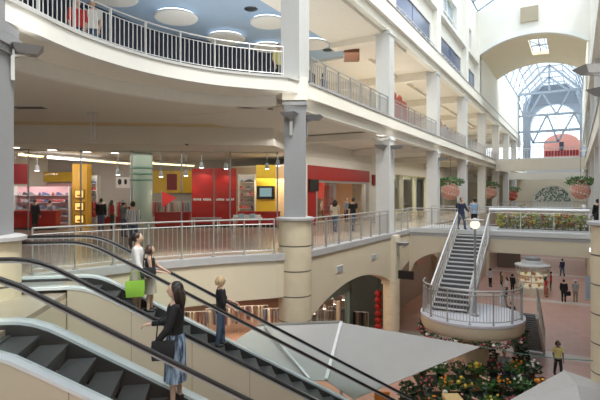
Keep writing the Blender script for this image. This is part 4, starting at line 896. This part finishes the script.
# steel truss screen at the end of the white walls
t = thing('steel_truss', 'large grey steel truss screen across the hall under the far vault', 'truss', ((XF+XR)/2, 84, L2)); D = lambda a, b, w=.3: MB().bar((a[0],84,a[1]),(b[0],84,b[1]), w).build('member', SSTEEL, t, True)
for z, w in ((18.2,.34),(20.7,.36),(24.2,.36)): D((XF+.1,z),(XR-.1,z), w)
for a, b in (((XF+.1,23.0),(-5.9,16.4)),((-5.9,16.4),(-3.9,20.7)),((-3.9,20.7),(-2.4,16.4)),((-2.4,16.4),(-.2,20.7)),((-.2,20.7),(XR-.1,18.2)),((-6.3,24.2),(-3.6,26.5)),((-3.6,26.5),(-1.0,24.2)),((XF+.1,24.2),(-3.6,28.4)),((-3.6,28.4),(XR-.1,24.2)),((-3.6,24.2),(-3.6,28.4)),((-5.9,16.4),(-2.4,16.4)),((-6.6,20.7),(-4.6,24.2)),((-4.6,24.2),(-2.6,20.7)),((-2.6,20.7),(-.8,24.2))): D(a, b, .26)
for x in (XF+.2, -6.9, XR-.2): D((x,L2),(x,24.2), .2)
tag(MB().box(-4.5,48.98,24.35,-3.0,49.2,25.75).build('wall_vent', mat('tan_grille', (.42,.36,.26), .7)), 'square tan grille on the white wall above the great arch', 'vent')
# ---- flower stall
random.seed(11)
fs = thing('flower_stand', 'tiered dark flower stand beneath the pointed canopy tip', 'stand', (*c2w(7.0, 18.6), 0), YAW)
for i, (yy, z) in enumerate(((-1.3,.55),(-.55,.9),(.2,1.25))): MB().box(-2.5,yy-.36,z-.06,2.3,yy+.36,z).build('shelf', mat('dark_green_paint', (.02,.035,.02), .6), fs)
for sx in (-2.3, 0, 2.1):
    for yy, z in ((-1.3,.49),(-.55,.84),(.2,1.19)): MB().box(sx-.04,yy-.3,0,sx+.04,yy+.3,z).build('support', BROWN, fs)
kinds = [('orange', ORP), ('yellow', YLP), ('white', WHP), ('pink', PINK), ('coral', CORAL), ('orange', ORP)]
row_n = ['front', 'middle', 'rear']
for i, (yy, z) in enumerate(((-1.3,.55),(-.55,.9),(.2,1.25))):
    for j in range(7):
        nm2, pm = kinds[(j*2+i*3+j//3) % 6]; X = 7.0-2.2+j*.71+random.uniform(-.06,.06); Y = 18.6+yy
        t = thing('flower_bucket', f'bucket of {nm2} flowers in the {row_n[i]} row of the stand, {NTH[j]} from the left', 'flowers', (*c2w(X, Y), z), random.uniform(0,6), 'flower buckets on the stand')
        MB().lathe(0,0,[(.1,0),(.14,.24),(.15,.26)],14).build('bucket', [DARK, GREYP, BROWN][(i+j)%3], t); m = MB(); m.leaves((0,0,.40),(.40,.38,.26), 170, .1); m.build('foliage', [LEAFD, LEAF][j % 2], t); m = MB(); big = (i*7+j) % 4 == 1
        for _ in range(5 if big else 12): m.ell((random.uniform(-.24,.24), random.uniform(-.24,.24), random.uniform(.4,.66)), (.1,.1,.085) if big else (.05,.05,.045), 9, 6)
        m.build('blossoms', pm, t)
for lab, px, Y, h, pm in (('tall dark leafy plant under the round landing, left', 490, 20.9, 1.9, LEAFD), ('tall leafy plant under the round landing, right', 522, 21.2, 1.7, LEAFD), ('pale pink bouquet in a basket at the right end of the stall', 520, 19.75, .95, LEAF), ('leafy plant at the left of the stall below the canopy edge', 408, 18.3, 1.3, LEAFD), ('grey green bush beside the seated flower seller', 486, 19.7, .8, LEAF2)):
    t = camthing('potted_plant', lab, 'plant', px, Y, 0, 'plants around the flower stall'); MB().lathe(0,0,[(.16,0),(.22,.3),(.24,.33)],14).build('pot', BROWN, t); MB().leaves((0,0,h*.65),(.38,.38,h*.42), 300, .12).build('foliage', pm, t); MB().tube([(0,0,.25),(0,0,h*.6)], .03, 6).build('stem', BROWN, t)
    if 'pink' in lab:
        m = MB()
        for _ in range(22): m.ell((random.uniform(-.32,.32), random.uniform(-.36,.2), random.uniform(.55,1.0)), (.09,.09,.07), 8, 5)
        m.build('blossoms', mat('pale_pink_petal', (.72,.48,.42), .6, var=.15), t)
t = camthing('crate', 'pale wooden box at the front of the flower stall', 'box', 452.5, 16.5, 0); MB().box(-.26,-.26,0,.26,.26,1.42).build('box', mat('pale_wood', (.66,.47,.22), .6), t); MB().box(-.29,-.29,1.42,.29,.29,1.5).build('lid', mat('pale_wood', (.66,.47,.22), .6), t)
t = camthing('standing_sign', 'orange patterned board beneath the canopy at the left of the flower stall', 'sign', 382, 16.3, .0); MB().box(-.26,-.04,.9,.26,.04,1.75).build('board', ORP, t); MB().box(-.03,-.03,0,.03,.03,.9).box(-.3,-.2,0,.3,.2,.05).build('stand', STEEL, t)
# ================================================================ PEOPLE
def remesh(mb, vox, name, m, parent, smooth_it=3, extra=None):
    o = mb.build('tmp', m, parent, smooth=False); md = o.modifiers.new('r', 'REMESH'); md.mode = 'VOXEL'; md.voxel_size = vox
    if smooth_it: sm_ = o.modifiers.new('s', 'SMOOTH'); sm_.iterations = smooth_it; sm_.factor = .5
    bpy.context.view_layer.update(); dg = bpy.context.evaluated_depsgraph_get(); me = bpy.data.meshes.new_from_object(o.evaluated_get(dg)); o.modifiers.clear()
    old = o.data; o.data = me; bpy.data.meshes.remove(old); me.materials.clear()
    for q in (m if isinstance(m, list) else [m]): me.materials.append(q)
    if extra:                                          # joined fine detail: fingers, eyes, lips
        bm = bmesh.new(); bm.from_mesh(me); em = bpy.data.meshes.new('e'); em.from_pydata(extra.v, [], extra.f); em.polygons.foreach_set('material_index', extra.m); bm.from_mesh(em); bm.to_mesh(me); bm.free(); bpy.data.meshes.remove(em)
    me.polygons.foreach_set('use_smooth', [True]*len(me.polygons)); o.name = name; me.name = name; return o
HAIRC = {'black': mat('hair_black', (.012,.010,.009), .45), 'brown': mat('hair_brown', (.05,.025,.015), .45), 'blonde': mat('hair_blonde', (.50,.36,.20), .5), 'dark': mat('hair_dark_brown', (.022,.012,.009), .4)}
EYEM = mat('eye_dark', (.02,.015,.012), .2); LIPM = mat('lip', (.42,.16,.14), .5)
def person(label, loc, face, h=1.68, top=None, bottom=None, kind='trousers', sleeves=1., hair='short', hc='black', armL=(5,8,15), armR=(5,8,15), legL=(0,0), legR=(0,0), skin=None, vox=.03, group=None, sit=False, grip='', hem=.47, fat=1., shoe_m=None, top_hem=.50):
    """local axes: +x ahead, +y to the person's left, z up"""
    t = thing('person', label, 'person', loc, face, group); skin = skin or SKINM; H = h; V = lambda x, y, z: vec((x*H, y*H, z*H))
    dz = 0.
    if sit: legL = legR = (88, -88); dz = -.235
    Z = lambda z: z + dz
    rings = [(.45,.060,.052),(.49,.096*fat,.068*fat),(.53,.098*fat,.066*fat),(.575,.082*fat,.058*fat),(.62,.076*fat,.056*fat),(.68,.083*fat,.062*fat),(.73,.092,.066),(.78,.098,.060),(.81,.088,.048),(.835,.045,.036)]
    def torso(mb, z0, z1, g):
        rr = [r for r in rings if z0-.001 <= r[0] <= z1+.001]; vs = []; fs = []; n = 16
        for z, wy, wx in rr:
            for k in range(n): a = 2*pi*k/n; vs.append(V((wx)*cos(a) , wy*sin(a), Z(z)) + vec((g*cos(a), g*sin(a), 0)))
        for i in range(len(rr)-1):
            for k in range(n): fs.append((i*n+k, i*n+(k+1)%n, (i+1)*n+(k+1)%n, (i+1)*n+k))
        fs += [tuple(range(n))[::-1], tuple((len(rr)-1)*n+k for k in range(n))]; mb.add(vs, fs)
    def leg(sy, a):
        f, bnd = R(a[0]), R(a[1]); hip = V(0, sy*.052, Z(.50)); knee = hip + V(sin(f)*.245, sy*.004, -cos(f)*.245); g = f + bnd
        ank = knee + V(sin(g)*.225, 0, -cos(g)*.225); return hip, knee, ank
    def arm(sy, a):
        f, o, bnd = map(R, a); sh_ = V(-.005, sy*.108, Z(.795)); el = sh_ + V(sin(f)*cos(o), sy*sin(o), -cos(f)*cos(o))*.178; g = f + bnd
        d = V(sin(g), -sy*.08, -cos(g)).normalized(); wr = el + d*.148*H; return sh_, el, wr, d
    B = MB(); torso(B, .45, .835, -.004)
    n0, hd = V(0,0,Z(.82)), V(.008,0,Z(.925))
    B.cap(V(-.004,0,Z(.82)), V(.004,0,Z(.885)), .033*H, .031*H)
    B.ell(hd, (.056*H,.046*H,.068*H), 16, 12); B.ell(V(.024,0,Z(.893)), (.034*H,.034*H,.032*H), 12, 8); B.ell(V(.062,0,Z(.918)), (.012*H,.009*H,.016*H), 8, 6)
    for s in (-1,1): B.ell(V(.0, s*.047, Z(.918)), (.012*H,.006*H,.017*H), 8, 6)
    X = MB()
    for s, a in ((1, armL), (-1, armR)):
        sh_, el, wr, d = arm(s, a); B.cap(sh_, el, .031*H, .025*H); B.cap(el, wr, .025*H, .016*H)
        side = d.cross(vec((0,0,1))) if abs(d.z) < .9 else vec((1,0,0)); side = (side - d*side.dot(d)).normalized(); pn = d.cross(side)
        pc = wr + d*.035*H; B.ell(pc, (.034*H,)*3, 10, 6, Matrix((d, side*.62, pn*.34)).transposed())
        curl = 1.15 if ('L' if s > 0 else 'R') in grip else .42
        dn = pn if pn.z < 0 else -pn
        for k, (off, L_) in enumerate(((-.016,.040),(-.0055,.046),(.0055,.044),(.016,.034))):
            p = wr + d*.052*H + side*off*H; pts = [p]; dd = d.copy()
            for q in range(3): dd = (dd*cos(curl/2*(q+.6)/1.6) + dn*sin(curl/2*(q+.6)/1.6)).normalized(); p = p + dd*L_*H/2.6; pts.append(p)
            X.tube(pts, [.0058*H,.0055*H,.005*H,.0038*H], 6)
        p = wr + d*.02*H + side*.017*H*(-1 if s > 0 else 1); q = p + (d*.6 + side*.6*(-1 if s > 0 else 1) + dn*.3).normalized()*.026*H; X.tube([p, q, q + (d*.9+dn*.3).normalized()*.02*H], [.0075*H,.0065*H,.0045*H], 6)
    X.mi = 1
    for s in (-1,1): X.ell(V(.0565, s*.018, Z(.930)), (.004*H,.0075*H,.004*H), 8, 6)
    X.mi = 2; X.ell(V(.0555,0,Z(.893)), (.004*H,.013*H,.0045*H), 8, 6)
    for s, a in ((1, legL), (-1, legR)):
        hip, knee, ank = leg(s, a); B.cap(hip, knee, .049*H, .032*H); B.cap(knee, ank, .032*H, .020*H); B.ell(knee + (ank-knee)*.33 + V(-.008,0,0), (.032*H,.030*H,.06*H), 10, 8)
        B.ell(ank + V(.03,0,-.018), (.06*H,.024*H,.018*H), 10, 6)
    remesh(B, vox*.6, 'body', [skin, EYEM, LIPM], t, 2, X)
    # clothes
    T = MB(); torso(T, top_hem-.02, .81, .016)
    for s, a in ((1, armL), (-1, armR)):
        sh_, el, wr, d = arm(s, a); k = sleeves
        if k <= 0: T.ell(sh_*1 + V(0,-s*.012,0), (.034*H,)*3, 10, 8); continue
        if k <= 1: T.cap(sh_, sh_+(el-sh_)*(.62 if k < 1 else 1.), .031*H+.016, .027*H+.015)
        else: T.cap(sh_, el, .031*H+.016, .026*H+.014); T.cap(el, el+(wr-el)*.9, .026*H+.014, .018*H+.011)
    remesh(T, vox*.6, 'shirt', top, t, 3)
    if kind == 'skirt':
        K = MB(); prof_ = [(hem,.115,.088),(hem+.03,.112,.084),(.5,.104,.076),(.545,.094,.068),(.57,.085,.062)]; vs = []; fs = []; n = 24
        for i, (z, wy, wx) in enumerate(prof_):
            for k in range(n): a = 2*pi*k/n; pl = 1 + (.045*sin(a*8) if i < 2 else 0); vs.append(V(wx*cos(a)*pl, wy*sin(a)*pl, Z(z)) + vec((.014*cos(a), .014*sin(a), 0)))
        for i in range(len(prof_)-1):
            for k in range(n): fs.append((i*n+k, i*n+(k+1)%n, (i+1)*n+(k+1)%n, (i+1)*n+k))
        fs += [tuple(range(n))[::-1], tuple((len(prof_)-1)*n+k for k in range(n))]; K.add(vs, fs); K.build('skirt', bottom, t)
        if shoe_m and hem > .3:
            K = MB()
            for s, a in ((1, legL), (-1, legR)): hip, knee, ank = leg(s, a); K.cap(hip+(knee-hip)*.3, knee, .046*H+.008, .033*H+.008); K.cap(knee, ank, .034*H+.008, .021*H+.008)
            remesh(K, vox*.6, 'leggings', shoe_m, t, 2)
    else:
        K = MB(); torso(K, .45, .58, .010)
        for s, a in ((1, legL), (-1, legR)):
            hip, knee, ank = leg(s, a); K.cap(hip, knee, .05*H+.013, .034*H+.014)
            if kind == 'trousers': K.cap(knee, ank+(knee-ank)*.04, .034*H+.014, .024*H+.014)
        remesh(K, vox*.6, 'trousers', bottom, t, 3)
    for s, a in ((1, legL), (-1, legR)):
        hip, knee, ank = leg(s, a); q = MB(); q.ell(ank+V(.032,0,-.016), (.068*H,.030*H,.024*H), 12, 8); q.box(*(ank+V(-.03,-.026,-.042)), *(ank+V(.095,.026,-.034))); q.build('shoe', shoe_m or BLACK, t)
    # hair
    hm = HAIRC.get(hc)
    Hh = MB(); c = V(-.010,0,Z(.937)); Hh.ell(c, (.060*H,.054*H,.066*H), 18, 12)
    if hair == 'long':
        for k in range(5):
            y = (-.036+.018*k); Hh.tube([V(-.02,y,Z(.95)), V(-.05,y*1.25,Z(.90)), V(-.058,y*1.35,Z(.84)), V(-.062,y*1.3,Z(.78))], [.028*H,.03*H,.028*H,.014*H], 8)
        for s in (-1,1): Hh.tube([V(.008,s*.044,Z(.965)), V(-.004,s*.057,Z(.92)), V(-.012,s*.060,Z(.86)), V(-.02,s*.058,Z(.81))], [.016*H,.019*H,.02*H,.011*H], 8)
    elif hair == 'bun': Hh.ell(V(-.072,0,Z(.945)), (.03*H,.03*H,.032*H), 12, 8)
    elif hair == 'tail': Hh.tube([V(-.05,0,Z(.95)), V(-.085,0,Z(.92)), V(-.085,0,Z(.85)), V(-.075,0,Z(.80))], [.022*H,.026*H,.024*H,.01*H], 8)
    elif hair == 'bob':
        for k in range(7):
            a = R(60+40*k); Hh.tube([V(.02*0-.01+.03*cos(a), .04*sin(a), Z(.955)), V(-.012+.05*cos(a), .054*sin(a), Z(.92)), V(-.012+.05*cos(a), .056*sin(a), Z(.865))], [.024*H,.024*H,.014*H], 8)
    remesh(Hh, vox*.55, 'hair', hm, t, 2)
    if hair == 'cap': q = MB(); q.lathe(-.008*H, 0, [(.064*H, Z(.945)*H), (.062*H, Z(.985)*H), (.03*H, Z(1.012)*H)], 16); q.lathe(-.0*H, 0, [(.085*H, Z(.940)*H), (.085*H, Z(.946)*H)], 20); q.build('hat', SHELF, t)
    return t
C = lambda n, c: mat('cloth_'+n, c, .8, var=.08, scale=12)
WH, BK, NV, GY, BG, SKY, DEN, YL, RD, KH, CRM = C('white_top',(.72,.71,.72)), C('black_top',(.015,.015,.018)), C('navy_top',(.03,.04,.09)), C('grey_top',(.22,.22,.24)), C('beige_skirt',(.52,.46,.40)), C('light_blue',(.32,.45,.62)), C('denim',(.07,.11,.19)), C('yellow_top',(.68,.62,.25)), C('red_top',(.50,.03,.03)), C('khaki',(.30,.25,.17)), C('cream_top',(.62,.55,.45))
stripe = bpy.data.materials.new('striped_shirt'); stripe.use_nodes = True; _n = stripe.node_tree.nodes; _l = stripe.node_tree.links
wv = _n.new('ShaderNodeTexWave'); wv.bands_direction = 'Y'; wv.inputs['Scale'].default_value = 4.5; tc_ = _n.new('ShaderNodeTexCoord'); _l.new(tc_.outputs['Object'], wv.inputs['Vector'])
rp = _n.new('ShaderNodeValToRGB'); rp.color_ramp.elements[0].color = (.12,.13,.16,1); rp.color_ramp.elements[1].color = (.72,.72,.74,1); _l.new(wv.outputs['Color'], rp.inputs[0]); _l.new(rp.outputs[0], _n['Principled BSDF'].inputs['Base Color'])
pat = bpy.data.materials.new('blue_patterned_skirt'); pat.use_nodes = True; _n = pat.node_tree.nodes; _l = pat.node_tree.links
vo = _n.new('ShaderNodeTexNoise'); vo.inputs['Scale'].default_value = 16; vo.inputs['Detail'].default_value = 4; tc_ = _n.new('ShaderNodeTexCoord'); mp_ = _n.new('ShaderNodeMapping'); mp_.inputs['Scale'].default_value = (1,1,.25); _l.new(tc_.outputs['Object'], mp_.inputs[0]); _l.new(mp_.outputs[0], vo.inputs['Vector'])
rp = _n.new('ShaderNodeValToRGB'); rp.color_ramp.elements[0].position = .4; rp.color_ramp.elements[0].color = (.02,.035,.08,1); rp.color_ramp.elements[1].position = .62; rp.color_ramp.elements[1].color = (.38,.50,.68,1); _l.new(vo.outputs['Fac'], rp.inputs[0]); _l.new(rp.outputs[0], _n['Principled BSDF'].inputs['Base Color'])
eF, eN = escF.rotation_euler.z, escN.rotation_euler.z
def step_z(s): i = math.floor((s-.06)/.4); return prof(i*.4+.06+.2)+STEPUP
def on_esc(e, s, y): p = esc_pt(e, s, y, step_z(s)); return tuple(p)
def esc_s(e, px):                                  # distance along the escalator under an image column
    best = min((abs(300+F*((CY*q.x+SY*q.y)/(-SY*q.x+CY*q.y))-px), s) for s in [i*.02-1 for i in range(600)] for q in [esc_pt(e, s, 0)]); return best[1]
sA = esc_s(escF, 136.5); sB = esc_s(escF, 149.5); sC = esc_s(escF, 221); sD = esc_s(escN, 173)
pA = person('woman in a white blouse and pale skirt standing highest on the far escalator', on_esc(escF, sA, .22), eF, 1.86, WH, BG, 'skirt', 2., 'tail', 'dark', (12,6,35), (8,8,20), (3,-3), (-3,0), vox=.02, hem=.30, shoe_m=BK and None)
pB = person('dark-haired woman in a sleeveless black top holding the far escalator rail', on_esc(escF, sB, .25), eF, 1.55, BK, BG, 'skirt', 0., 'bob', 'brown', (38,12,22), (12,6,70), (3,-3), (-3,0), vox=.02, grip='L', hem=.27)
pC = person('blonde woman in a black shirt and jeans lowest on the far escalator', on_esc(escF, sC, .22), eF, 1.70, BK, DEN, 'trousers', 1., 'bob', 'blonde', (26,12,40), (14,8,45), (6,-4), (-6,0), vox=.02, grip='LR')
pD = person('long-haired woman in a black jacket and blue patterned skirt riding the near escalator', on_esc(escN, sD, .36), eN+pi, 1.86, BK, pat, 'skirt', 2., 'long', 'dark', (20,8,20), (22,12,62), (4,-4), (-4,0), vox=.016, grip='R', hem=.18, shoe_m=BK, top_hem=.47)
def bag(name, label, loc, rz, w, h, d, m, strap=.5, sm_=None):
    t = thing(name, label, 'bag', loc, rz); b = MB(); vs = []
    b.add([(-w*.46,-d/2,0),(w*.46,-d/2,0),(w*.46,d/2,0),(-w*.46,d/2,0),(-w*.5,-d*.6,h*.5),(w*.5,-d*.6,h*.5),(w*.5,d*.6,h*.5),(-w*.5,d*.6,h*.5),(-w*.48,-d*.25,h),(w*.48,-d*.25,h),(w*.48,d*.25,h),(-w*.48,d*.25,h)],
          [(0,3,2,1),(8,9,10,11)]+[(i+4*k,(i+1)%4+4*k,(i+1)%4+4*k+4,i+4*k+4) for k in (0,1) for i in range(4)]); b.build('body', m, t)
    MB().tube([(-w*.3,0,h-.02),(-w*.22,0,h+strap*.8),(0,0,h+strap),(w*.22,0,h+strap*.8),(w*.3,0,h-.02)], .011, 6).build('strap', sm_ or m, t); return t
def local(p, x, y, z): q = Matrix.Rotation(p.rotation_euler.z, 3, 'Z') @ vec((x,y,z)) + p.location; return tuple(q)
GRN = C('lime_bag', (.26,.50,.05))
bag('shopping_bag', 'lime green shopping bag carried by the woman in the white blouse', local(pA, -.02, -.32, .42), eF+.15, .42, .36, .12, GRN, .22)
bag('shoulder_bag', 'black shoulder bag at the side of the woman in the sleeveless top', local(pB, -.03, -.27, .82), eF-.1, .36, .24, .10, BK, .38)
bag('shoulder_bag', 'black handbag hanging beside the blue patterned skirt', local(pD, .16, .27, .74), eN, .34, .28, .10, BK, .36)
# first gallery and bridge
def stander(label, px, Y, z, face_deg, **k): x, y = ahead(px, Y); return person(label, (x, y, z), YAW+R(face_deg), **k)
stander('man in a striped shirt seen from behind at the curved railing', 133, 18.2, L1, 90, h=1.74, top=stripe, bottom=DEN, hair='short', hc='dark', vox=.022)
stander('shopper in a white hat left of the striped shirt man', 124, 22.6, L1, 60, h=1.70, top=GY, bottom=DEN, hair='cap', hc='black', sleeves=2.)
stander('shopper in dark clothes before the red counter, left', 35, 26.2, L1, 80, h=1.75, top=BK, bottom=BK, sleeves=2.)
stander('shopper in grey before the red counter, right', 50, 27.0, L1, 60, h=1.68, top=GY, bottom=BK, sleeves=2., hc='brown')
stander('shopper in black between the orange pillar and the green column', 101, 25.6, L1, 100, h=1.78, top=BK, bottom=DEN, sleeves=2.)
stander('shopper in a red top beside the pale green column', 112, 27.2, L1, 40, h=1.66, top=RD, bottom=BK, hair='long', hc='brown')
stander('long-haired woman in pale top and dark trousers walking before the red shop', 335, 25.3, L1, 70, h=1.70, top=CRM, bottom=DEN, hair='long', hc='dark', legL=(20,-12), legR=(-16,-6), sleeves=.6)
stander('man in a black shirt and jeans walking before the red shop', 353, 26.2, L1, 110, h=1.80, top=BK, bottom=DEN, hair='short', legL=(-14,-6), legR=(18,-10), sleeves=.6)
stander('person in pale grey inside the red shop doorway', 346.5, 34, L1, -60, h=1.72, top=GY, bottom=BK, sleeves=2.)
stander('person sitting at the till inside the red shop', 324, 36.0, L1, -90, h=1.70, top=C('pale_top',(.5,.45,.42)), bottom=BK)
pK = stander('man in dark jacket with a backpack walking down from the stair head', 461.5, 26.9, L1, -70, h=1.80, top=NV, bottom=DEN, sleeves=2., legL=(16,-8), legR=(-12,-8), armL=(25,8,30))
stander('man in a light blue shirt and dark trousers beside the stair head', 474, 27.2, L1, 100, h=1.78, top=SKY, bottom=BK, sleeves=.7, fat=1.12, armL=(-8,10,12))
stander('person in dark clothes on the bridge at the right edge', 597.5, 24.9, L1, 100, h=1.75, top=BK, bottom=BK, sleeves=2.)
bag('backpack', 'black backpack on the man at the stair head', local(pK, -.2, 0, 1.02), pK.rotation_euler.z+pi/2, .32, .46, .2, BK, .1)
# upper gallery
stander('person in a white shirt leaning at the curved upper railing', 92.5, 13.6, L2, -80, h=1.72, top=WH, bottom=DEN, hair='short', hc='brown', sleeves=.7)
stander('person in a red top behind the curved upper railing', 77.5, 13.4, L2, -60, h=1.66, top=RD, bottom=NV, hc='brown')
stander('person in yellow at the upper railing just left of the centre column', 279, 17.3, L2, -60, h=1.62, top=YL, bottom=BK)
stander('person in navy just right of the centre column on the upper gallery', 324, 22.0, L2, -30, h=1.72, top=NV, bottom=NV, sleeves=2.)
person('person in grey at the upper railing beyond the second pale column', (-9.1, 39.2, L2), -.4, 1.72, GY, BK, sleeves=2.); person('person in black at the upper railing beyond the second pale column', (-9.3, 41.0, L2), .2, 1.74, BK, BK, sleeves=2.)
# ground floor
def walker(label, px, py, face_deg, **k): x, y = ground(px, py); return person(label, (x, y, 0), YAW+R(face_deg), **k)
pG = walker('woman in a yellow top and dark trousers walking on the ground floor at the right', 558, 375.5, -95, h=1.62, top=YL, bottom=BK, hair='bob', hc='black', skin=SKIND, legL=(14,-8), legR=(-10,-6), vox=.022, sleeves=.6)
pM = walker('man in a dark jacket standing with a black bag, left of the white-capped man', 563.8, 302, 60, h=1.78, top=BK, bottom=BK, sleeves=2.)
walker('man in a white cap and grey clothes on the ground floor', 575.5, 302, 80, h=1.72, top=C('pale_grey',(.36,.38,.40)), bottom=KH, hair='cap', sleeves=.7)
walker('distant man in navy walking away on the ground floor', 562.3, 276, 100, h=1.78, top=NV, bottom=DEN, sleeves=2., legL=(12,-6), legR=(-10,-6))
walker('woman in a long red dress by the round kiosk', 546, 297, -20, h=1.66, top=RD, bottom=C('rust_skirt',(.38,.12,.08)), kind='skirt', hem=.12, hair='long')
walker('person in a bright red top right of the red dress', 550.5, 291, 150, h=1.70, top=C('bright_red_top',(.62,.03,.03)), bottom=BK, sleeves=2.)
walker('person in a dark brown top left of the kiosk', 501.5, 291, -30, h=1.70, top=C('brown_top',(.16,.09,.06)), bottom=BK, hair='long', hc='brown', sleeves=2.)
walker('person in a white top and dark trousers left of the kiosk', 506.5, 297, 170, h=1.66, top=WH, bottom=NV, hair='long', hc='brown')
walker('person in black close to the left side of the kiosk', 512.5, 293, 30, h=1.64, top=BK, bottom=BK, hair='bob', sleeves=2.)
walker('person in a pale blouse and dark skirt by the far stair foot', 490.3, 287, 20, h=1.72, top=C('lilac_top',(.45,.42,.48)), bottom=BK, hair='bob')
walker('dark-haired person walking just beyond the round landing', 511.5, 329, 90, h=1.72, top=BK, bottom=BK, sleeves=2.)
x, y = c2w(7.72, 18.75+.75); stl = thing('stool', 'tall wooden stool under the flower seller', 'stool', (x, y, .35)); 
sx_, sy_ = c2w(8.4, 19.72)
stl.location = (sx_, sy_, 0); MB().lathe(0,0,[(.19,1.16),(.19,1.20)],16).build('seat', BROWN, stl)
for k in range(3): a = 2*pi*k/3; MB().bar((.13*cos(a),.13*sin(a),1.16),(.2*cos(a),.2*sin(a),0), .035).build('leg', BROWN, stl)
person('flower seller in a pale shirt sitting among the flowers', (sx_, sy_, .80), YAW-R(95), 1.66, C('pale_shirt',(.45,.48,.50)), DEN, sit=True, hair='short', hc='brown', skin=SKINM, sleeves=.7, armL=(30,8,40), armR=(30,8,40))
bag('briefcase', 'black bag in the hand of the man in the dark jacket', local(pM, .08, -.27, .5), YAW, .42, .34, .12, BK, .16)
# ================================================================ LIGHT AND CAMERA
def area(name, loc, sx, sy, power, col=(1,1,1), rot=(0,0,0)):
    d = bpy.data.lights.new(name, 'AREA'); d.shape = 'RECTANGLE'; d.size = sx; d.size_y = sy; d.energy = power; d.color = col
    o = bpy.data.objects.new(name, d); COL.objects.link(o); o.location = loc; o.rotation_euler = rot; return o
w = bpy.data.worlds.new('sky'); S.world = w; w.use_nodes = True
bg = w.node_tree.nodes['Background']; bg.inputs[0].default_value = (.86, .93, 1., 1); bg.inputs[1].default_value = 3.0
sd = bpy.data.lights.new('sun', 'SUN'); sd.energy = 3.5; sd.angle = R(12); sd.color = (1, .96, .88)
so_ = bpy.data.objects.new('sun', sd); COL.objects.link(so_); so_.rotation_euler = Vector((-.42, .12, -.9)).to_track_quat('-Z', 'Y').to_euler()
p = c2w(-4, 21); area('added_gallery_fill', (p[0], p[1], 13.6), 6, 4, 110, (.9,.95,1), (pi,0,YAW))  # unseen fill light added to brighten the blue ceiling and discs
WARM = (1, .82, .58)
p = c2w(-9, 27); area('shop_ceiling_lamp', (p[0], p[1], 10.7), 9, 4, 150, (1,.95,.88), (0,0,YAW))
p = c2w(-15, 29); area('shop_ceiling_lamp', (p[0], p[1], 10.7), 5, 4, 120, (1,.88,.85), (0,0,YAW))
p = c2w(-2.5, 29); area('shop_ceiling_lamp', (p[0], p[1], 10.7), 3, 3, 50, (1,.95,.88), (0,0,YAW))
area('arcade_ceiling_lamp', (-11.5, 26, 11.2), 3, 16, 280, (1,.95,.87)); area('arcade_ceiling_lamp', (-11.5, 50, 11.2), 3, 24, 320, (1,.95,.87))
area('red_shop_lamp', (-16.5, 28, 9.4), 2.5, 7, 300, WARM)
area('gallery_ceiling_lamp', (-12, 30, 16.2), 4, 18, 520, (1,.92,.80)); area('gallery_ceiling_lamp', (-12, 55, 16.2), 4, 26, 520, (1,.92,.80))
area('ground_shop_lamp', (-15, 21.5, 5.6), 5, 9, 420, WARM); area('ground_shop_lamp', (-19.5, 20, 5.5), 6, 9, 300, WARM)
area('ground_shop_lamp', (-11, 45, 4.8), 3, 20, 120, WARM)
area('glazed_shop_lamp', (-17, 48, 10.1), 3, 10, 700, (1,.85,.55))
area('arch_shopfront_lamp', (-9.8, 19.5, 5.7), 1, 6, 70, WARM)
p = c2w(-15, 26.1); area('shoe_wall_lamp', (p[0], p[1], 9.6), 3.6, .3, 60, (1,.86,.88), (R(50),0,YAW))
cd = bpy.data.cameras.new('camera'); cam = bpy.data.objects.new('camera', cd); COL.objects.link(cam)
cam.location = (0,0,EYE); cam.rotation_euler = (pi/2, 0, YAW); cd.sensor_width = 36; cd.lens = F/600*36; cd.shift_y = (HOR-200)/600; cd.clip_end = 400; cd.clip_start = .05
S.camera = cam
S.view_settings.view_transform = 'Standard'; S.view_settings.look = 'None'; S.view_settings.gamma = 1; S.view_settings.use_curve_mapping = False
S.view_settings.exposure = 0.1
S.cycles.max_bounces = 8; S.cycles.diffuse_bounces = 4; S.cycles.transparent_max_bounces = 16
S.cycles.use_denoising = True; S.cycles.sample_clamp_indirect = 4
